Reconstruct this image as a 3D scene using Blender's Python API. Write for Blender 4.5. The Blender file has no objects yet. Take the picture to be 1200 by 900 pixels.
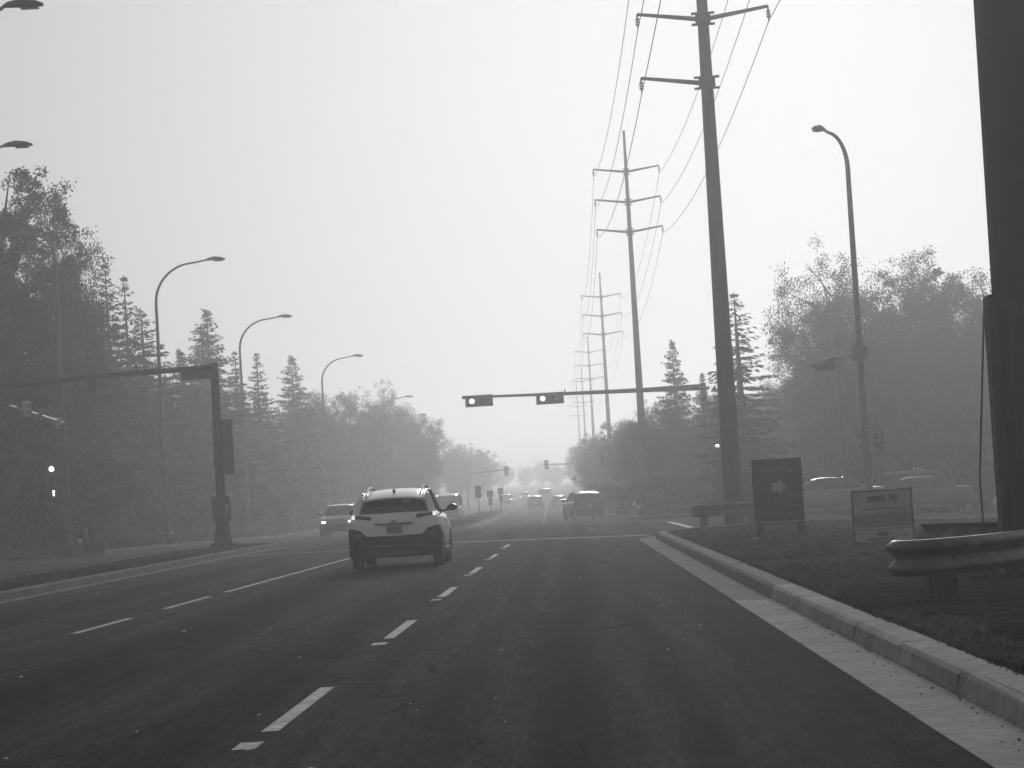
import bpy, math, random
import numpy as np
from mathutils import Vector, Matrix

R = math.radians
SC = bpy.context.scene
COL = SC.collection

# ------------------------------------------------------------------ camera
CAM_H = 1.36
F_PX = 2700.0                      # focal length for a 1200 px wide frame (telephoto crop)
ROAD_VP = (80 / F_PX, 122 / F_PX)  # where the road direction (+Y) meets the image, from its centre
ROLL = 0.06


def camera_setup():
    yd = Vector((ROAD_VP[0], ROAD_VP[1], 1)).normalized()
    up = Vector((-math.sin(ROLL), -math.cos(ROLL), 0))
    up = (up - yd * up.dot(yd)).normalized()
    xd = yd.cross(up)
    right = Vector((xd[0], yd[0], up[0]))
    down = Vector((xd[1], yd[1], up[1]))
    fwd = Vector((xd[2], yd[2], up[2]))
    m = Matrix((right, -down, -fwd)).transposed().to_4x4()
    m.translation = Vector((0, 0, CAM_H))
    cd = bpy.data.cameras.new('camera')
    cd.sensor_width = 36
    cd.lens = 36 * F_PX / 1200
    cd.clip_start = 0.1
    cd.clip_end = 6000
    co = bpy.data.objects.new('camera', cd)
    COL.objects.link(co)
    co.matrix_world = m
    SC.camera = co


camera_setup()

# ------------------------------------------------------------------ sky and sun
SUN_EL, SUN_AZ = 16.0, 5.0        # degrees; azimuth measured from +Y towards +X
world = bpy.data.worlds.new('World')
SC.world = world
world.use_nodes = True
wn, wl = world.node_tree.nodes, world.node_tree.links
wn.clear()
wo = wn.new('ShaderNodeOutputWorld')
wb = wn.new('ShaderNodeBackground')
sky = wn.new('ShaderNodeTexSky')
sky.sky_type = 'NISHITA'
sky.sun_disc = False
sky.sun_elevation = R(SUN_EL)
sky.sun_rotation = R(SUN_AZ)
sky.air_density = 1.0
sky.dust_density = 6.0
sky.ozone_density = 1.0
bw = wn.new('ShaderNodeRGBToBW')   # the photograph is black and white: a colourless sky
pw = wn.new('ShaderNodeMath')      # evened out: thick overcast
pw.operation = 'POWER'
pw.inputs[1].default_value = 0.30
wl.new(sky.outputs[0], bw.inputs[0])
wl.new(bw.outputs[0], pw.inputs[0])
wl.new(pw.outputs[0], wb.inputs[0])
wb.inputs[1].default_value = 0.212
wl.new(wb.outputs[0], wo.inputs[0])

sd = bpy.data.lights.new('sun', 'SUN')
sd.energy = 1.0
sd.angle = R(12)
so = bpy.data.objects.new('sun', sd)
COL.objects.link(so)
az, el = R(SUN_AZ), R(SUN_EL)
sdir = Vector((math.sin(az) * math.cos(el), math.cos(az) * math.cos(el), math.sin(el)))
so.rotation_euler = sdir.to_track_quat('Z', 'Y').to_euler()
so.location = sdir * 200

SC.view_settings.view_transform = 'Standard'
SC.view_settings.look = 'None'
SC.view_settings.exposure = -0.1
SC.view_settings.gamma = 1.0
SC.render.engine = 'CYCLES'
cy = SC.cycles
cy.use_denoising = True
try:
    cy.denoiser = 'OPENIMAGEDENOISE'
except Exception:
    pass
cy.max_bounces = 10
cy.diffuse_bounces = 2
cy.glossy_bounces = 2
cy.transmission_bounces = 4
cy.transparent_max_bounces = 8
cy.volume_bounces = 5
cy.use_adaptive_sampling = True
cy.adaptive_threshold = 0.02

HAZE_DENSITY = 0.0023
HAZE_G = 0.70

rng = random.Random(7)


# ------------------------------------------------------------------ materials (all grey: monochrome photograph)
MATS = {}


def mat(name, v, rough=0.7, metal=0.0, vary=0.0, scale=4.0, bump=0.0, bscale=30.0, coat=0.0, spec=None, detail=4, vary2=0.0, scale2=0.4):
    m = bpy.data.materials.new(name)
    m.use_nodes = True
    nt = m.node_tree
    b = nt.nodes['Principled BSDF']
    b.inputs['Base Color'].default_value = (v, v, v, 1)
    b.inputs['Roughness'].default_value = rough
    b.inputs['Metallic'].default_value = metal
    if coat:
        b.inputs['Coat Weight'].default_value = coat
        b.inputs['Coat Roughness'].default_value = 0.02
    if spec is not None:
        b.inputs['Specular IOR Level'].default_value = spec
    if vary or bump:
        tc = nt.nodes.new('ShaderNodeTexCoord')
    if vary:
        n = nt.nodes.new('ShaderNodeTexNoise')
        n.inputs['Scale'].default_value = scale
        n.inputs['Detail'].default_value = detail
        nt.links.new(tc.outputs['Object'], n.inputs['Vector'])
        mr = nt.nodes.new('ShaderNodeMapRange')
        mr.inputs[1].default_value = 0.3
        mr.inputs[2].default_value = 0.7
        mr.inputs[3].default_value = v * (1 - vary)
        mr.inputs[4].default_value = v * (1 + vary)
        nt.links.new(n.outputs[0], mr.inputs[0])
        out = mr.outputs[0]
        if vary2:
            n2 = nt.nodes.new('ShaderNodeTexNoise')
            n2.inputs['Scale'].default_value = scale2
            n2.inputs['Detail'].default_value = 3
            nt.links.new(tc.outputs['Object'], n2.inputs['Vector'])
            mr2 = nt.nodes.new('ShaderNodeMapRange')
            mr2.inputs[1].default_value = 0.3
            mr2.inputs[2].default_value = 0.7
            mr2.inputs[3].default_value = 1 - vary2
            mr2.inputs[4].default_value = 1 + vary2
            nt.links.new(n2.outputs[0], mr2.inputs[0])
            mu = nt.nodes.new('ShaderNodeMath')
            mu.operation = 'MULTIPLY'
            nt.links.new(out, mu.inputs[0])
            nt.links.new(mr2.outputs[0], mu.inputs[1])
            out = mu.outputs[0]
        cc = nt.nodes.new('ShaderNodeCombineColor')
        for i in range(3):
            nt.links.new(out, cc.inputs[i])
        nt.links.new(cc.outputs[0], b.inputs['Base Color'])
    if bump:
        nb = nt.nodes.new('ShaderNodeTexNoise')
        nb.inputs['Scale'].default_value = bscale
        nb.inputs['Detail'].default_value = 3
        nt.links.new(tc.outputs['Object'], nb.inputs['Vector'])
        bm_ = nt.nodes.new('ShaderNodeBump')
        bm_.inputs['Strength'].default_value = bump
        bm_.inputs['Distance'].default_value = 0.02
        nt.links.new(nb.outputs[0], bm_.inputs['Height'])
        nt.links.new(bm_.outputs[0], b.inputs['Normal'])
    MATS[name] = m
    return m


def emit(name, strength, v=1.0):
    m = bpy.data.materials.new(name)
    m.use_nodes = True
    b = m.node_tree.nodes['Principled BSDF']
    b.inputs['Base Color'].default_value = (v, v, v, 1)
    b.inputs['Emission Color'].default_value = (1, 1, 1, 1)
    b.inputs['Emission Strength'].default_value = strength
    MATS[name] = m
    return m


def glass(name, tint, refl=0.55):
    m = bpy.data.materials.new(name)
    m.use_nodes = True
    nt = m.node_tree
    nt.nodes.remove(nt.nodes['Principled BSDF'])
    out = nt.nodes['Material Output']
    tr = nt.nodes.new('ShaderNodeBsdfTransparent')
    tr.inputs[0].default_value = (tint, tint, tint, 1)
    gl = nt.nodes.new('ShaderNodeBsdfGlossy')
    gl.inputs['Roughness'].default_value = 0.03
    gl.inputs[0].default_value = (refl, refl, refl, 1)
    fr = nt.nodes.new('ShaderNodeFresnel')
    fr.inputs[0].default_value = 1.5
    mx = nt.nodes.new('ShaderNodeMixShader')
    nt.links.new(fr.outputs[0], mx.inputs[0])
    nt.links.new(tr.outputs[0], mx.inputs[1])
    nt.links.new(gl.outputs[0], mx.inputs[2])
    nt.links.new(mx.outputs[0], out.inputs[0])
    MATS[name] = m
    return m


def asphalt(name, base=0.036, lanes=()):
    """asphalt: coarse grain, patches, long polished / oily streaks along the lanes, hairline cracks"""
    m = bpy.data.materials.new(name)
    m.use_nodes = True
    nt = m.node_tree
    N, Lk = nt.nodes, nt.links
    b = N['Principled BSDF']
    tc = N.new('ShaderNodeTexCoord')

    def noise(scale, detail=4, sx=1, sy=1, rough=0.55):
        mp = N.new('ShaderNodeMapping')
        mp.inputs['Scale'].default_value = (sx, sy, 1)
        Lk.new(tc.outputs['Object'], mp.inputs[0])
        n = N.new('ShaderNodeTexNoise')
        n.inputs['Scale'].default_value = scale
        n.inputs['Detail'].default_value = detail
        n.inputs['Roughness'].default_value = rough
        Lk.new(mp.outputs[0], n.inputs['Vector'])
        return n.outputs[0]

    def mrange(x, a, c, d, e):
        mr = N.new('ShaderNodeMapRange')
        mr.inputs[1].default_value, mr.inputs[2].default_value = a, c
        mr.inputs[3].default_value, mr.inputs[4].default_value = d, e
        Lk.new(x, mr.inputs[0])
        return mr.outputs[0]

    def mul(x, y):
        q = N.new('ShaderNodeMath')
        q.operation = 'MULTIPLY'
        Lk.new(x, q.inputs[0])
        if isinstance(y, float):
            q.inputs[1].default_value = y
        else:
            Lk.new(y, q.inputs[1])
        return q.outputs[0]

    grain = mul(mrange(noise(24, 4, 1, .10, .7), 0.3, 0.7, 0.62, 1.42), mul(mrange(noise(40, 2), 0.3, 0.7, 0.5, 1.55), mrange(noise(7, 6, 1, .35, .75), 0.3, 0.7, 0.72, 1.3)))
    speck = mrange(noise(70, 1), 0.68, 0.76, 1.0, 3.0)
    patch = mrange(noise(0.35, 4), 0.3, 0.7, 0.90, 1.10)
    streak = mrange(noise(2.4, 4, 1.0, 0.03), 0.32, 0.68, 0.74, 1.26)
    streak2 = mrange(noise(11, 3, 1.0, 0.025), 0.3, 0.7, 0.80, 1.2)
    v = mul(mul(mul(mul(mul(grain, speck), patch), streak), streak2), float(base))
    # dark worn / oily band down the middle of each lane, pale polished wheel paths beside it
    sep = N.new('ShaderNodeSeparateXYZ')
    Lk.new(tc.outputs['Object'], sep.inputs[0])
    wob = mrange(noise(0.08, 2, 0.2, 1.0), 0.3, 0.7, -0.18, 0.18)
    for cx, width, dark in lanes:
        a = N.new('ShaderNodeMath'); a.operation = 'SUBTRACT'
        Lk.new(sep.outputs[0], a.inputs[0]); a.inputs[1].default_value = cx
        a2 = N.new('ShaderNodeMath'); a2.operation = 'ADD'
        Lk.new(a.outputs[0], a2.inputs[0]); Lk.new(wob, a2.inputs[1])
        a3 = N.new('ShaderNodeMath'); a3.operation = 'ABSOLUTE'
        Lk.new(a2.outputs[0], a3.inputs[0])
        mr = N.new('ShaderNodeMapRange')
        mr.interpolation_type = 'SMOOTHSTEP'
        mr.inputs[1].default_value = 0.05
        mr.inputs[2].default_value = width
        mr.inputs[3].default_value = dark
        mr.inputs[4].default_value = 1.0
        Lk.new(a3.outputs[0], mr.inputs[0])
        v = mul(v, mr.outputs[0])
    # cracks
    vo = N.new('ShaderNodeTexVoronoi')
    vo.feature = 'DISTANCE_TO_EDGE'
    vo.inputs['Scale'].default_value = 0.22
    mpv = N.new('ShaderNodeMapping')
    mpv.inputs['Scale'].default_value = (1.6, 0.35, 1)
    addv = N.new('ShaderNodeVectorMath'); addv.operation = 'ADD'
    nz = N.new('ShaderNodeTexNoise'); nz.inputs['Scale'].default_value = 0.9; nz.inputs['Detail'].default_value = 4
    Lk.new(tc.outputs['Object'], nz.inputs['Vector'])
    Lk.new(tc.outputs['Object'], addv.inputs[0])
    Lk.new(nz.outputs['Color'], addv.inputs[1])
    Lk.new(addv.outputs[0], mpv.inputs[0])
    Lk.new(mpv.outputs[0], vo.inputs['Vector'])
    crack = mrange(vo.outputs[0], 0.0, 0.010, 0.35, 1.0)
    v = mul(v, crack)
    cc = N.new('ShaderNodeCombineColor')
    for i in range(3):
        Lk.new(v, cc.inputs[i])
    Lk.new(cc.outputs[0], b.inputs['Base Color'])
    b.inputs['Specular IOR Level'].default_value = 0.015
    b.inputs['Roughness'].default_value = 0.9
    bp = N.new('ShaderNodeBump')
    bp.inputs['Strength'].default_value = 0.5
    bp.inputs['Distance'].default_value = 0.012
    Lk.new(noise(70, 3), bp.inputs['Height'])
    Lk.new(bp.outputs[0], b.inputs['Normal'])
    MATS[name] = m
    return m


asphalt('asphalt', 0.055, lanes=((-0.12, 0.45, 0.45), (0.6, 0.2, 0.7), (-0.85, 0.22, 0.72), (1.75, 1.1, 0.42), (-4.4, 0.95, 0.5), (-2.5, 0.7, 0.62), (-7.9, 0.9, 0.6)))
asphalt('asphalt_plain', 0.045)
mat('pale_paving', 0.10, 0.85, vary=0.25, scale=2.0, bump=0.3, vary2=0.2, scale2=0.3)
mat('concrete_pale', 0.21, 0.85, vary=0.22, scale=9, bump=0.4, bscale=60, vary2=0.25, scale2=1.2)
mat('concrete_dark', 0.095, 0.88, vary=0.25, scale=9, bump=0.4, bscale=60, vary2=0.25, scale2=1.0)
mat('road_paint', 0.46, 0.7, vary=0.45, scale=16, bump=0.2, bscale=80, vary2=0.3, scale2=3.0, spec=0.2)
mat('worn_paint', 0.24, 0.7, vary=0.5, scale=7, vary2=0.4, scale2=1.2)
mat('turf', 0.065, 0.9, vary=0.3, scale=6, bump=0.3, bscale=25, vary2=0.35, scale2=0.25, spec=0.0)
mat('grass_blade', 0.078, 0.9, vary=0.4, scale=1.5, vary2=0.55, scale2=0.35, spec=0.0)
mat('dry_weed', 0.06, 0.8, vary=0.5, scale=0.9, vary2=0.3, scale2=0.2, spec=0.1)
mat('dark_ground', 0.032, 0.95, vary=0.5, scale=5, bump=0.6, bscale=14, spec=0.0, vary2=0.4, scale2=0.8)
mat('soil', 0.03, 0.95, vary=0.4, scale=1.5, bump=0.6, bscale=10, spec=0.05)
mat('needles', 0.012, 0.85, vary=0.45, scale=0.9, spec=0.12)
mat('leaves', 0.021, 0.8, vary=0.45, scale=0.7, spec=0.12)
mat('bark', 0.06, 0.95, vary=0.4, scale=6, bump=0.8, bscale=18, spec=0.1)
mat('weathering_steel', 0.018, 0.9, vary=0.45, scale=1.6, bump=0.2, bscale=40, vary2=0.2, scale2=0.3)
mat('galvanised', 0.15, 0.5, metal=0.35, vary=0.25, scale=5, vary2=0.2, scale2=0.6)
mat('galvanised_dark', 0.05, 0.55, metal=0.25, vary=0.25, scale=5, vary2=0.2, scale2=0.6)
mat('rail_steel', 0.08, 0.42, metal=0.75, vary=0.35, scale=4, vary2=0.3, scale2=1.0)
mat('treated_wood', 0.022, 0.9, vary=0.4, scale=8, bump=0.8, bscale=30)
mat('signal_housing', 0.035, 0.6, vary=0.2, scale=6)
mat('signal_pale', 0.42, 0.5, vary=0.15, scale=6)
mat('sign_back', 0.07, 0.5, metal=0.2, vary=0.2, scale=3)
mat('sign_dark', 0.016, 0.55, vary=0.2, scale=3)
mat('sign_mark', 0.36, 0.6, vary=0.25, scale=14)
mat('sign_mark_faint', 0.08, 0.6, vary=0.35, scale=22)
mat('sign_pale', 0.3, 0.55, vary=0.12, scale=3)
mat('sign_ink', 0.035, 0.6)
mat('sign_ink_faint', 0.15, 0.6)
mat('cabinet_paint', 0.16, 0.6, vary=0.2, scale=2)
mat('rubber', 0.012, 0.9, vary=0.2, scale=10, spec=0.1)
mat('black_plastic', 0.012, 0.7, vary=0.2, scale=8, spec=0.15)
mat('black_gloss', 0.012, 0.15)
mat('alloy', 0.25, 0.35, metal=0.8)
mat('paint_white', 0.74, 0.25, coat=1.0, vary=0.04, scale=2)
mat('paint_silver', 0.32, 0.3, metal=0.35, coat=1.0)
mat('paint_dark', 0.02, 0.4, coat=0.6)
mat('paint_grey', 0.09, 0.3, coat=1.0)
mat('seat_cloth', 0.03, 0.9, vary=0.2, scale=10)
mat('plate', 0.27, 0.4, vary=0.1, scale=8)
mat('chrome', 0.5, 0.15, metal=1.0)
mat('lamp_red', 0.045, 0.15, coat=1.0)
mat('insulator', 0.08, 0.4)
mat('wire', 0.03, 0.6)
mat('debris', 0.55, 0.8)
glass('car_glass', 0.34, 0.8)
glass('dark_glass', 0.12, 0.9)
emit('signal_lit', 2.2)
emit('lamp_lit', 3.0)
emit('tail_glow', 0.9, 0.5)  # small glowing spot at the outer end of each tail lamp
M = MATS


# ------------------------------------------------------------------ mesh builder and tagging
class MB:
    def __init__(self):
        self.v, self.f, self.s = [], [], []

    def add(self, verts, faces, smooth=False):
        o = len(self.v)
        self.v += [tuple(p) for p in verts]
        self.f += [tuple(i + o for i in q) for q in faces]
        self.s += [smooth] * len(faces)
        return self

    def box(self, c, size, rot=None, bevel=0.0):
        sx, sy, sz = size[0] / 2, size[1] / 2, size[2] / 2
        if bevel <= 0:
            vs = [Vector((x, y, z)) for x in (-sx, sx) for y in (-sy, sy) for z in (-sz, sz)]
            fs = [(0, 1, 3, 2), (4, 6, 7, 5), (0, 4, 5, 1), (2, 3, 7, 6), (0, 2, 6, 4), (1, 5, 7, 3)]
        else:
            b = min(bevel, sx * .9, sy * .9, sz * .9)
            vs, ix = [], {}
            for a in (-1, 1):
                for d in (-1, 1):
                    for e in (-1, 1):
                        for k, p in enumerate(((a * sx, d * (sy - b), e * (sz - b)), (a * (sx - b), d * sy, e * (sz - b)), (a * (sx - b), d * (sy - b), e * sz))):
                            ix[(a, d, e, k)] = len(vs)
                            vs.append(Vector(p))
            fs = []
            q = [(-1, -1), (1, -1), (1, 1), (-1, 1)]
            for a in (-1, 1):
                for k in range(3):
                    loop = []
                    for (m1, m2) in q:
                        key = (a, m1, m2) if k == 0 else ((m1, a, m2) if k == 1 else (m1, m2, a))
                        loop.append(ix[key + (k,)])
                    fs.append(tuple(loop))
            for m1 in (-1, 1):
                for m2 in (-1, 1):
                    fs.append((ix[(m1, m2, -1, 0)], ix[(m1, m2, 1, 0)], ix[(m1, m2, 1, 1)], ix[(m1, m2, -1, 1)]))
                    fs.append((ix[(m1, -1, m2, 0)], ix[(m1, 1, m2, 0)], ix[(m1, 1, m2, 2)], ix[(m1, -1, m2, 2)]))
                    fs.append((ix[(-1, m1, m2, 1)], ix[(1, m1, m2, 1)], ix[(1, m1, m2, 2)], ix[(-1, m1, m2, 2)]))
                    for m3 in (-1, 1):
                        fs.append((ix[(m1, m2, m3, 0)], ix[(m1, m2, m3, 1)], ix[(m1, m2, m3, 2)]))
        if rot is not None:
            vs = [rot @ p for p in vs]
        c = Vector(c)
        return self.add([p + c for p in vs], fs)

    def bar(self, a, b, w, d, up=(0, 0, 1), bevel=0.0):
        a, b = Vector(a), Vector(b)
        y = (b - a)
        L = y.length
        y.normalize()
        x = y.cross(Vector(up))
        if x.length < 1e-4:
            x = Vector((1, 0, 0))
        x.normalize()
        z = x.cross(y)
        rot = Matrix((x, y, z)).transposed()
        return self.box((a + b) / 2, (w, L, d), rot, bevel)

    def tube(self, pts, radii, n=10, cap=True, smooth=True):
        pts = [Vector(p) for p in pts]
        if not hasattr(radii, '__len__'):
            radii = [radii] * len(pts)
        rings = []
        ref = None
        for i, p in enumerate(pts):
            t = (pts[min(i + 1, len(pts) - 1)] - pts[max(i - 1, 0)]).normalized()
            if ref is None:
                ref = t.cross(Vector((0, 0, 1)))
                if ref.length < 1e-3:
                    ref = Vector((1, 0, 0))
            u = (ref - t * ref.dot(t))
            if u.length < 1e-4:
                u = t.orthogonal()
            u.normalize()
            ref = u
            w = t.cross(u)
            rings.append([p + (u * math.cos(2 * math.pi * k / n) + w * math.sin(2 * math.pi * k / n)) * radii[i] for k in range(n)])
        vs = [q for r in rings for q in r]
        fs = []
        for i in range(len(pts) - 1):
            for k in range(n):
                a = i * n + k
                b = i * n + (k + 1) % n
                fs.append((a, b, b + n, a + n))
        self.add(vs, fs, smooth)
        if cap:
            self.add(rings[0], [tuple(range(n - 1, -1, -1))])
            self.add(rings[-1], [tuple(range(n))])
        return self

    def prism(self, poly, axis, a, b):
        """extrude a 2-D polygon along axis ('x','y','z') from a to b"""
        def p3(u, v, t):
            return {'x': (t, u, v), 'y': (u, t, v), 'z': (u, v, t)}[axis]
        n = len(poly)
        vs = [p3(u, v, a) for u, v in poly] + [p3(u, v, b) for u, v in poly]
        fs = [tuple(range(n - 1, -1, -1)), tuple(range(n, 2 * n))]
        fs += [(i, (i + 1) % n, (i + 1) % n + n, i + n) for i in range(n)]
        return self.add(vs, fs)

    def loft(self, rings, smooth=True, closed=True, caps=True):
        n = len(rings[0])
        vs = [p for r in rings for p in r]
        fs = []
        for i in range(len(rings) - 1):
            for k in range(n if closed else n - 1):
                a = i * n + k
                b = i * n + (k + 1) % n
                fs.append((a, b, b + n, a + n))
        self.add(vs, fs, smooth)
        if caps:
            self.add(rings[0], [tuple(range(n - 1, -1, -1))])
            self.add(rings[-1], [tuple(range(n))])
        return self

    def mesh(self, name, m):
        me = bpy.data.meshes.new(name)
        me.from_pydata(self.v, [], self.f)
        me.polygons.foreach_set('use_smooth', self.s)
        me.materials.append(m if not isinstance(m, str) else M[m])
        me.update()
        return me

    def build(self, name, m, parent=None, loc=None, fix=True):
        me = self.mesh(name, m)
        if fix:
            import bmesh
            bm = bmesh.new()
            bm.from_mesh(me)
            bmesh.ops.recalc_face_normals(bm, faces=bm.faces)
            bm.to_mesh(me)
            bm.free()
        return link(name, me, parent, loc)


def link(name, me, parent=None, loc=None, rz=0.0):
    o = bpy.data.objects.new(name, me)
    COL.objects.link(o)
    if parent is not None:
        o.parent = parent
    if loc is not None:
        o.location = loc
    if rz:
        o.rotation_euler.z = rz
    return o


def tag(o, label=None, cat=None, group=None, kind=None):
    if label:
        o['label'] = label
    if cat:
        o['category'] = cat
    if group:
        o['group'] = group
    if kind:
        o['kind'] = kind
    return o


def thing(name, label, cat, loc=(0, 0, 0), rz=0.0, group=None):
    o = bpy.data.objects.new(name, None)
    o.empty_display_size = 0.3
    COL.objects.link(o)
    o.location = loc
    o.rotation_euler.z = rz
    return tag(o, label, cat, group)


def copy_tree(o, parent=None):
    c = o.copy()
    COL.objects.link(c)
    c.parent = parent
    for ch in list(o.children):
        copy_tree(ch, c)
    return c


# ------------------------------------------------------------------ terrain profile
PY = [-100, 0, 70, 90, 112, 133, 180, 253, 330, 420, 520, 700, 1000, 2500]
PZ = [0, 0, 0, -.08, -.28, -.5, -.64, -.70, -.55, -.05, .7, 2.2, 4.0, 6.0]


def prof(y):
    return float(np.interp(y, PY, PZ))


def bend(y):
    return -0.0133 * max(0.0, y - 115)


def fall(x):
    """the ground to the right of the road drops away gently"""
    return -0.045 * min(max(0.0, x - 6.0), 14.0)


def gz(x, y):
    return prof(y) + fall(x)


def grid_sheet(name, xs_fn, ys, nx, z_off, m, kind='structure', parent=None):
    """sheet following the terrain: xs_fn(y) -> (x0, x1)"""
    vs, fs = [], []
    for y in ys:
        x0, x1 = xs_fn(y)
        for i in range(nx + 1):
            x = x0 + (x1 - x0) * i / nx
            zo = z_off(x, y) if callable(z_off) else z_off
            vs.append((x, y, gz(x, y) + zo))
    for j in range(len(ys) - 1):
        for i in range(nx):
            a = j * (nx + 1) + i
            fs.append((a, a + 1, a + nx + 2, a + nx + 1))
    mb = MB().add(vs, fs, True)
    o = mb.build(name, m, parent, fix=False)
    if kind:
        tag(o, kind=kind)
    return o


def yrange(a, b, step):
    n = max(1, int(round((b - a) / step)))
    return [a + (b - a) * i / n for i in range(n + 1)]


YS_LONG = yrange(-40, 120, 4) + yrange(125, 300, 7)[0:] + yrange(310, 700, 20) + yrange(750, 1500, 75)

# ground: one sheet out to the horizon, a little below the paved and grassed surfaces
GX = [-1800, -900, -400, -150, -60, -35, -24, -20, -17, -10, -3, 2, 6, 10, 15, 20, 40, 100, 300, 800, 1800]
GY = sorted(set(YS_LONG + [-60, 1700, 1900]))
gv, gf = [], []
for y in GY:
    for x in GX:
        gv.append((x, y, gz(x, y) - 0.06))
nxg = len(GX)
for j in range(len(GY) - 1):
    for i in range(nxg - 1):
        a = j * nxg + i
        gf.append((a, a + 1, a + nxg + 1, a + nxg))
tag(MB().add(gv, gf, True).build('ground', 'soil', fix=False), kind='structure')

# main road (both carriageways and the junction)
road = grid_sheet('road', lambda y: (-17.6 + bend(y), (1.864 - 0.0085 * y if y < 59 else 2.3) + bend(y)), sorted(YS_LONG + [58.9, 59.0]), 8, 0.0, 'asphalt')
cross = grid_sheet('cross_street', lambda y: (2.3, 160), yrange(60, 99, 3), 40, -0.004, 'asphalt_plain')
grid_sheet('cross_street', lambda y: (-160, -17.6), yrange(67, 84, 3), 8, -0.004, 'asphalt_plain')
grid_sheet('service_road', lambda y: (7.6, 17.0), yrange(-40, 60, 4), 6, -0.003, 'pale_paving')


def verge_z(x, y):
    return 0.12


def left_bank(x, y):
    h = min(max((-17.9 - x) / 2.5, 0), 1)
    k = min(max((y - 87) / 8, 0), 1)
    return 0.12 + 0.36 * h * k + 0.05 * math.sin(x * 1.7 + y * .31) * h


tag(grid_sheet('grass_verge', lambda y: (-90, -17.85 + bend(y)), yrange(84.5, 300, 5) + yrange(310, 700, 20), 36, left_bank, 'turf'))
grid_sheet('grass_verge', lambda y: (-90, -17.85), yrange(-40, 66.5, 4), 20, left_bank, 'turf')
grid_sheet('grass_verge', lambda y: (17.0, 90), yrange(-40, 60, 5), 10, 0.05, 'turf')


def far_right_x(y):
    r = 7.0
    t = min(max((y - 99) / r, 0), 1)
    return 2.5 + bend(y) + r * (1 - math.sqrt(max(0, 1 - (1 - t) ** 2)))


grid_sheet('grass_verge', lambda y: (far_right_x(y), 90), [99, 99.4, 100, 101, 102, 103, 104, 106] + yrange(108, 300, 6) + yrange(310, 700, 20), 30, 0.11, 'turf')


# right-hand verge in front of the junction with its rounded corner
def kerb_x(y):           # road edge of the gutter pan
    return 1.86 - 0.0085 * y


CR = 5.2                 # corner radius
YC = 57.5


def kerb_path(off):
    """points along the kerb, off metres behind the gutter edge, round the corner into the cross street"""
    pts = []
    for y in yrange(-20, YC, 2.45):
        pts.append((kerb_x(y) + off, y))
    cx, cyy = kerb_x(YC) + 0.75 + CR, YC
    rad = CR + 0.75 - off
    for k in range(1, 10):
        a = math.pi - (math.pi / 2) * k / 9
        pts.append((cx + rad * math.cos(a), cyy + rad * math.sin(a)))
    for x in yrange(cx + 2.5, cx + 30, 2.5):
        pts.append((x, cyy + rad))
    return pts


edge = kerb_path(0.72)
mv, mf = [], []
CXX = kerb_x(YC) + 0.75 + CR
for (x, y) in edge:
    if y <= YC + 0.01:
        xr = 7.6
    elif x < 7.6:
        xr = 7.6
    else:
        break
    for i in range(9):
        xx = x + (xr - x) * i / 8
        mv.append((xx, y, gz(xx, y) + 0.135 + 0.008 * math.sin(xx * 2.1 + y) * (i > 0)))
for j in range(len(mv) // 9 - 1):
    for i in range(8):
        a = j * 9 + i
        mf.append((a, a + 1, a + 10, a + 9))
right_verge = tag(MB().add(mv, mf, True).build('grass_verge', 'turf', fix=False), kind='structure')

# darker patch with thinned grass round the near guard rail
def in_dark_patch(x, y):
    a = math.atan2((y - 19.5) / 8.5, (x - 5.2) / 2.6)
    d = math.hypot((x - 5.2) / 2.6, (y - 19.5) / 8.5)
    return d / (1 + .12 * math.sin(3 * a) + .08 * math.sin(7 * a + 1) + .05 * math.sin(13 * a))


bv = [(5.2, 19.5, gz(5.2, 19.5) + .148)]
NB = 72
for rr0 in (.5, .97):
    for k in range(NB):
        a = 2 * math.pi * k / NB
        w_ = (1 + .12 * math.sin(3 * a) + .08 * math.sin(7 * a + 1) + .05 * math.sin(13 * a)) * rr0
        x_, y_ = min(5.2 + 2.6 * w_ * math.cos(a), 7.55), 19.5 + 8.5 * w_ * math.sin(a)
        bv.append((x_, y_, gz(x_, y_) + (.148 if rr0 < .9 else .1435)))
bf = [(0, 1 + k, 1 + (k + 1) % NB) for k in range(NB)] + [(1 + k, 1 + NB + k, 1 + NB + (k + 1) % NB, 1 + (k + 1) % NB) for k in range(NB)]
MB().add(bv, bf, True).build('dark_patch', 'dark_ground', right_verge)

# kerb and gutter, cast in lengths with open joints
kerb = thing('kerb', None, None)
tag(kerb, kind='structure')


def strip_segment(name, path_fn, prof2, i, m, parent, gap=0.012):
    """sweep a small profile [(offset, z)] along segment i..i+1 of the path"""
    rings = []
    base = [path_fn(o) for o, z in prof2]
    for j, s in ((i, gap), (i + 1, -gap)):
        ring = []
        for k, (o, z) in enumerate(prof2):
            p, q = Vector(base[k][i]), Vector(base[k][i + 1])
            d = (q - p).normalized()
            b = Vector(base[k][j]) + d * s
            jt = .005 if len(prof2) > 6 else .0012
            ring.append((b.x + rng.uniform(-jt, jt), b.y, gz(b.x, b.y) + z + rng.uniform(-jt, jt)))
        rings.append(ring)
    MB().loft(rings, smooth=False).build(name, m, parent)


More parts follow.
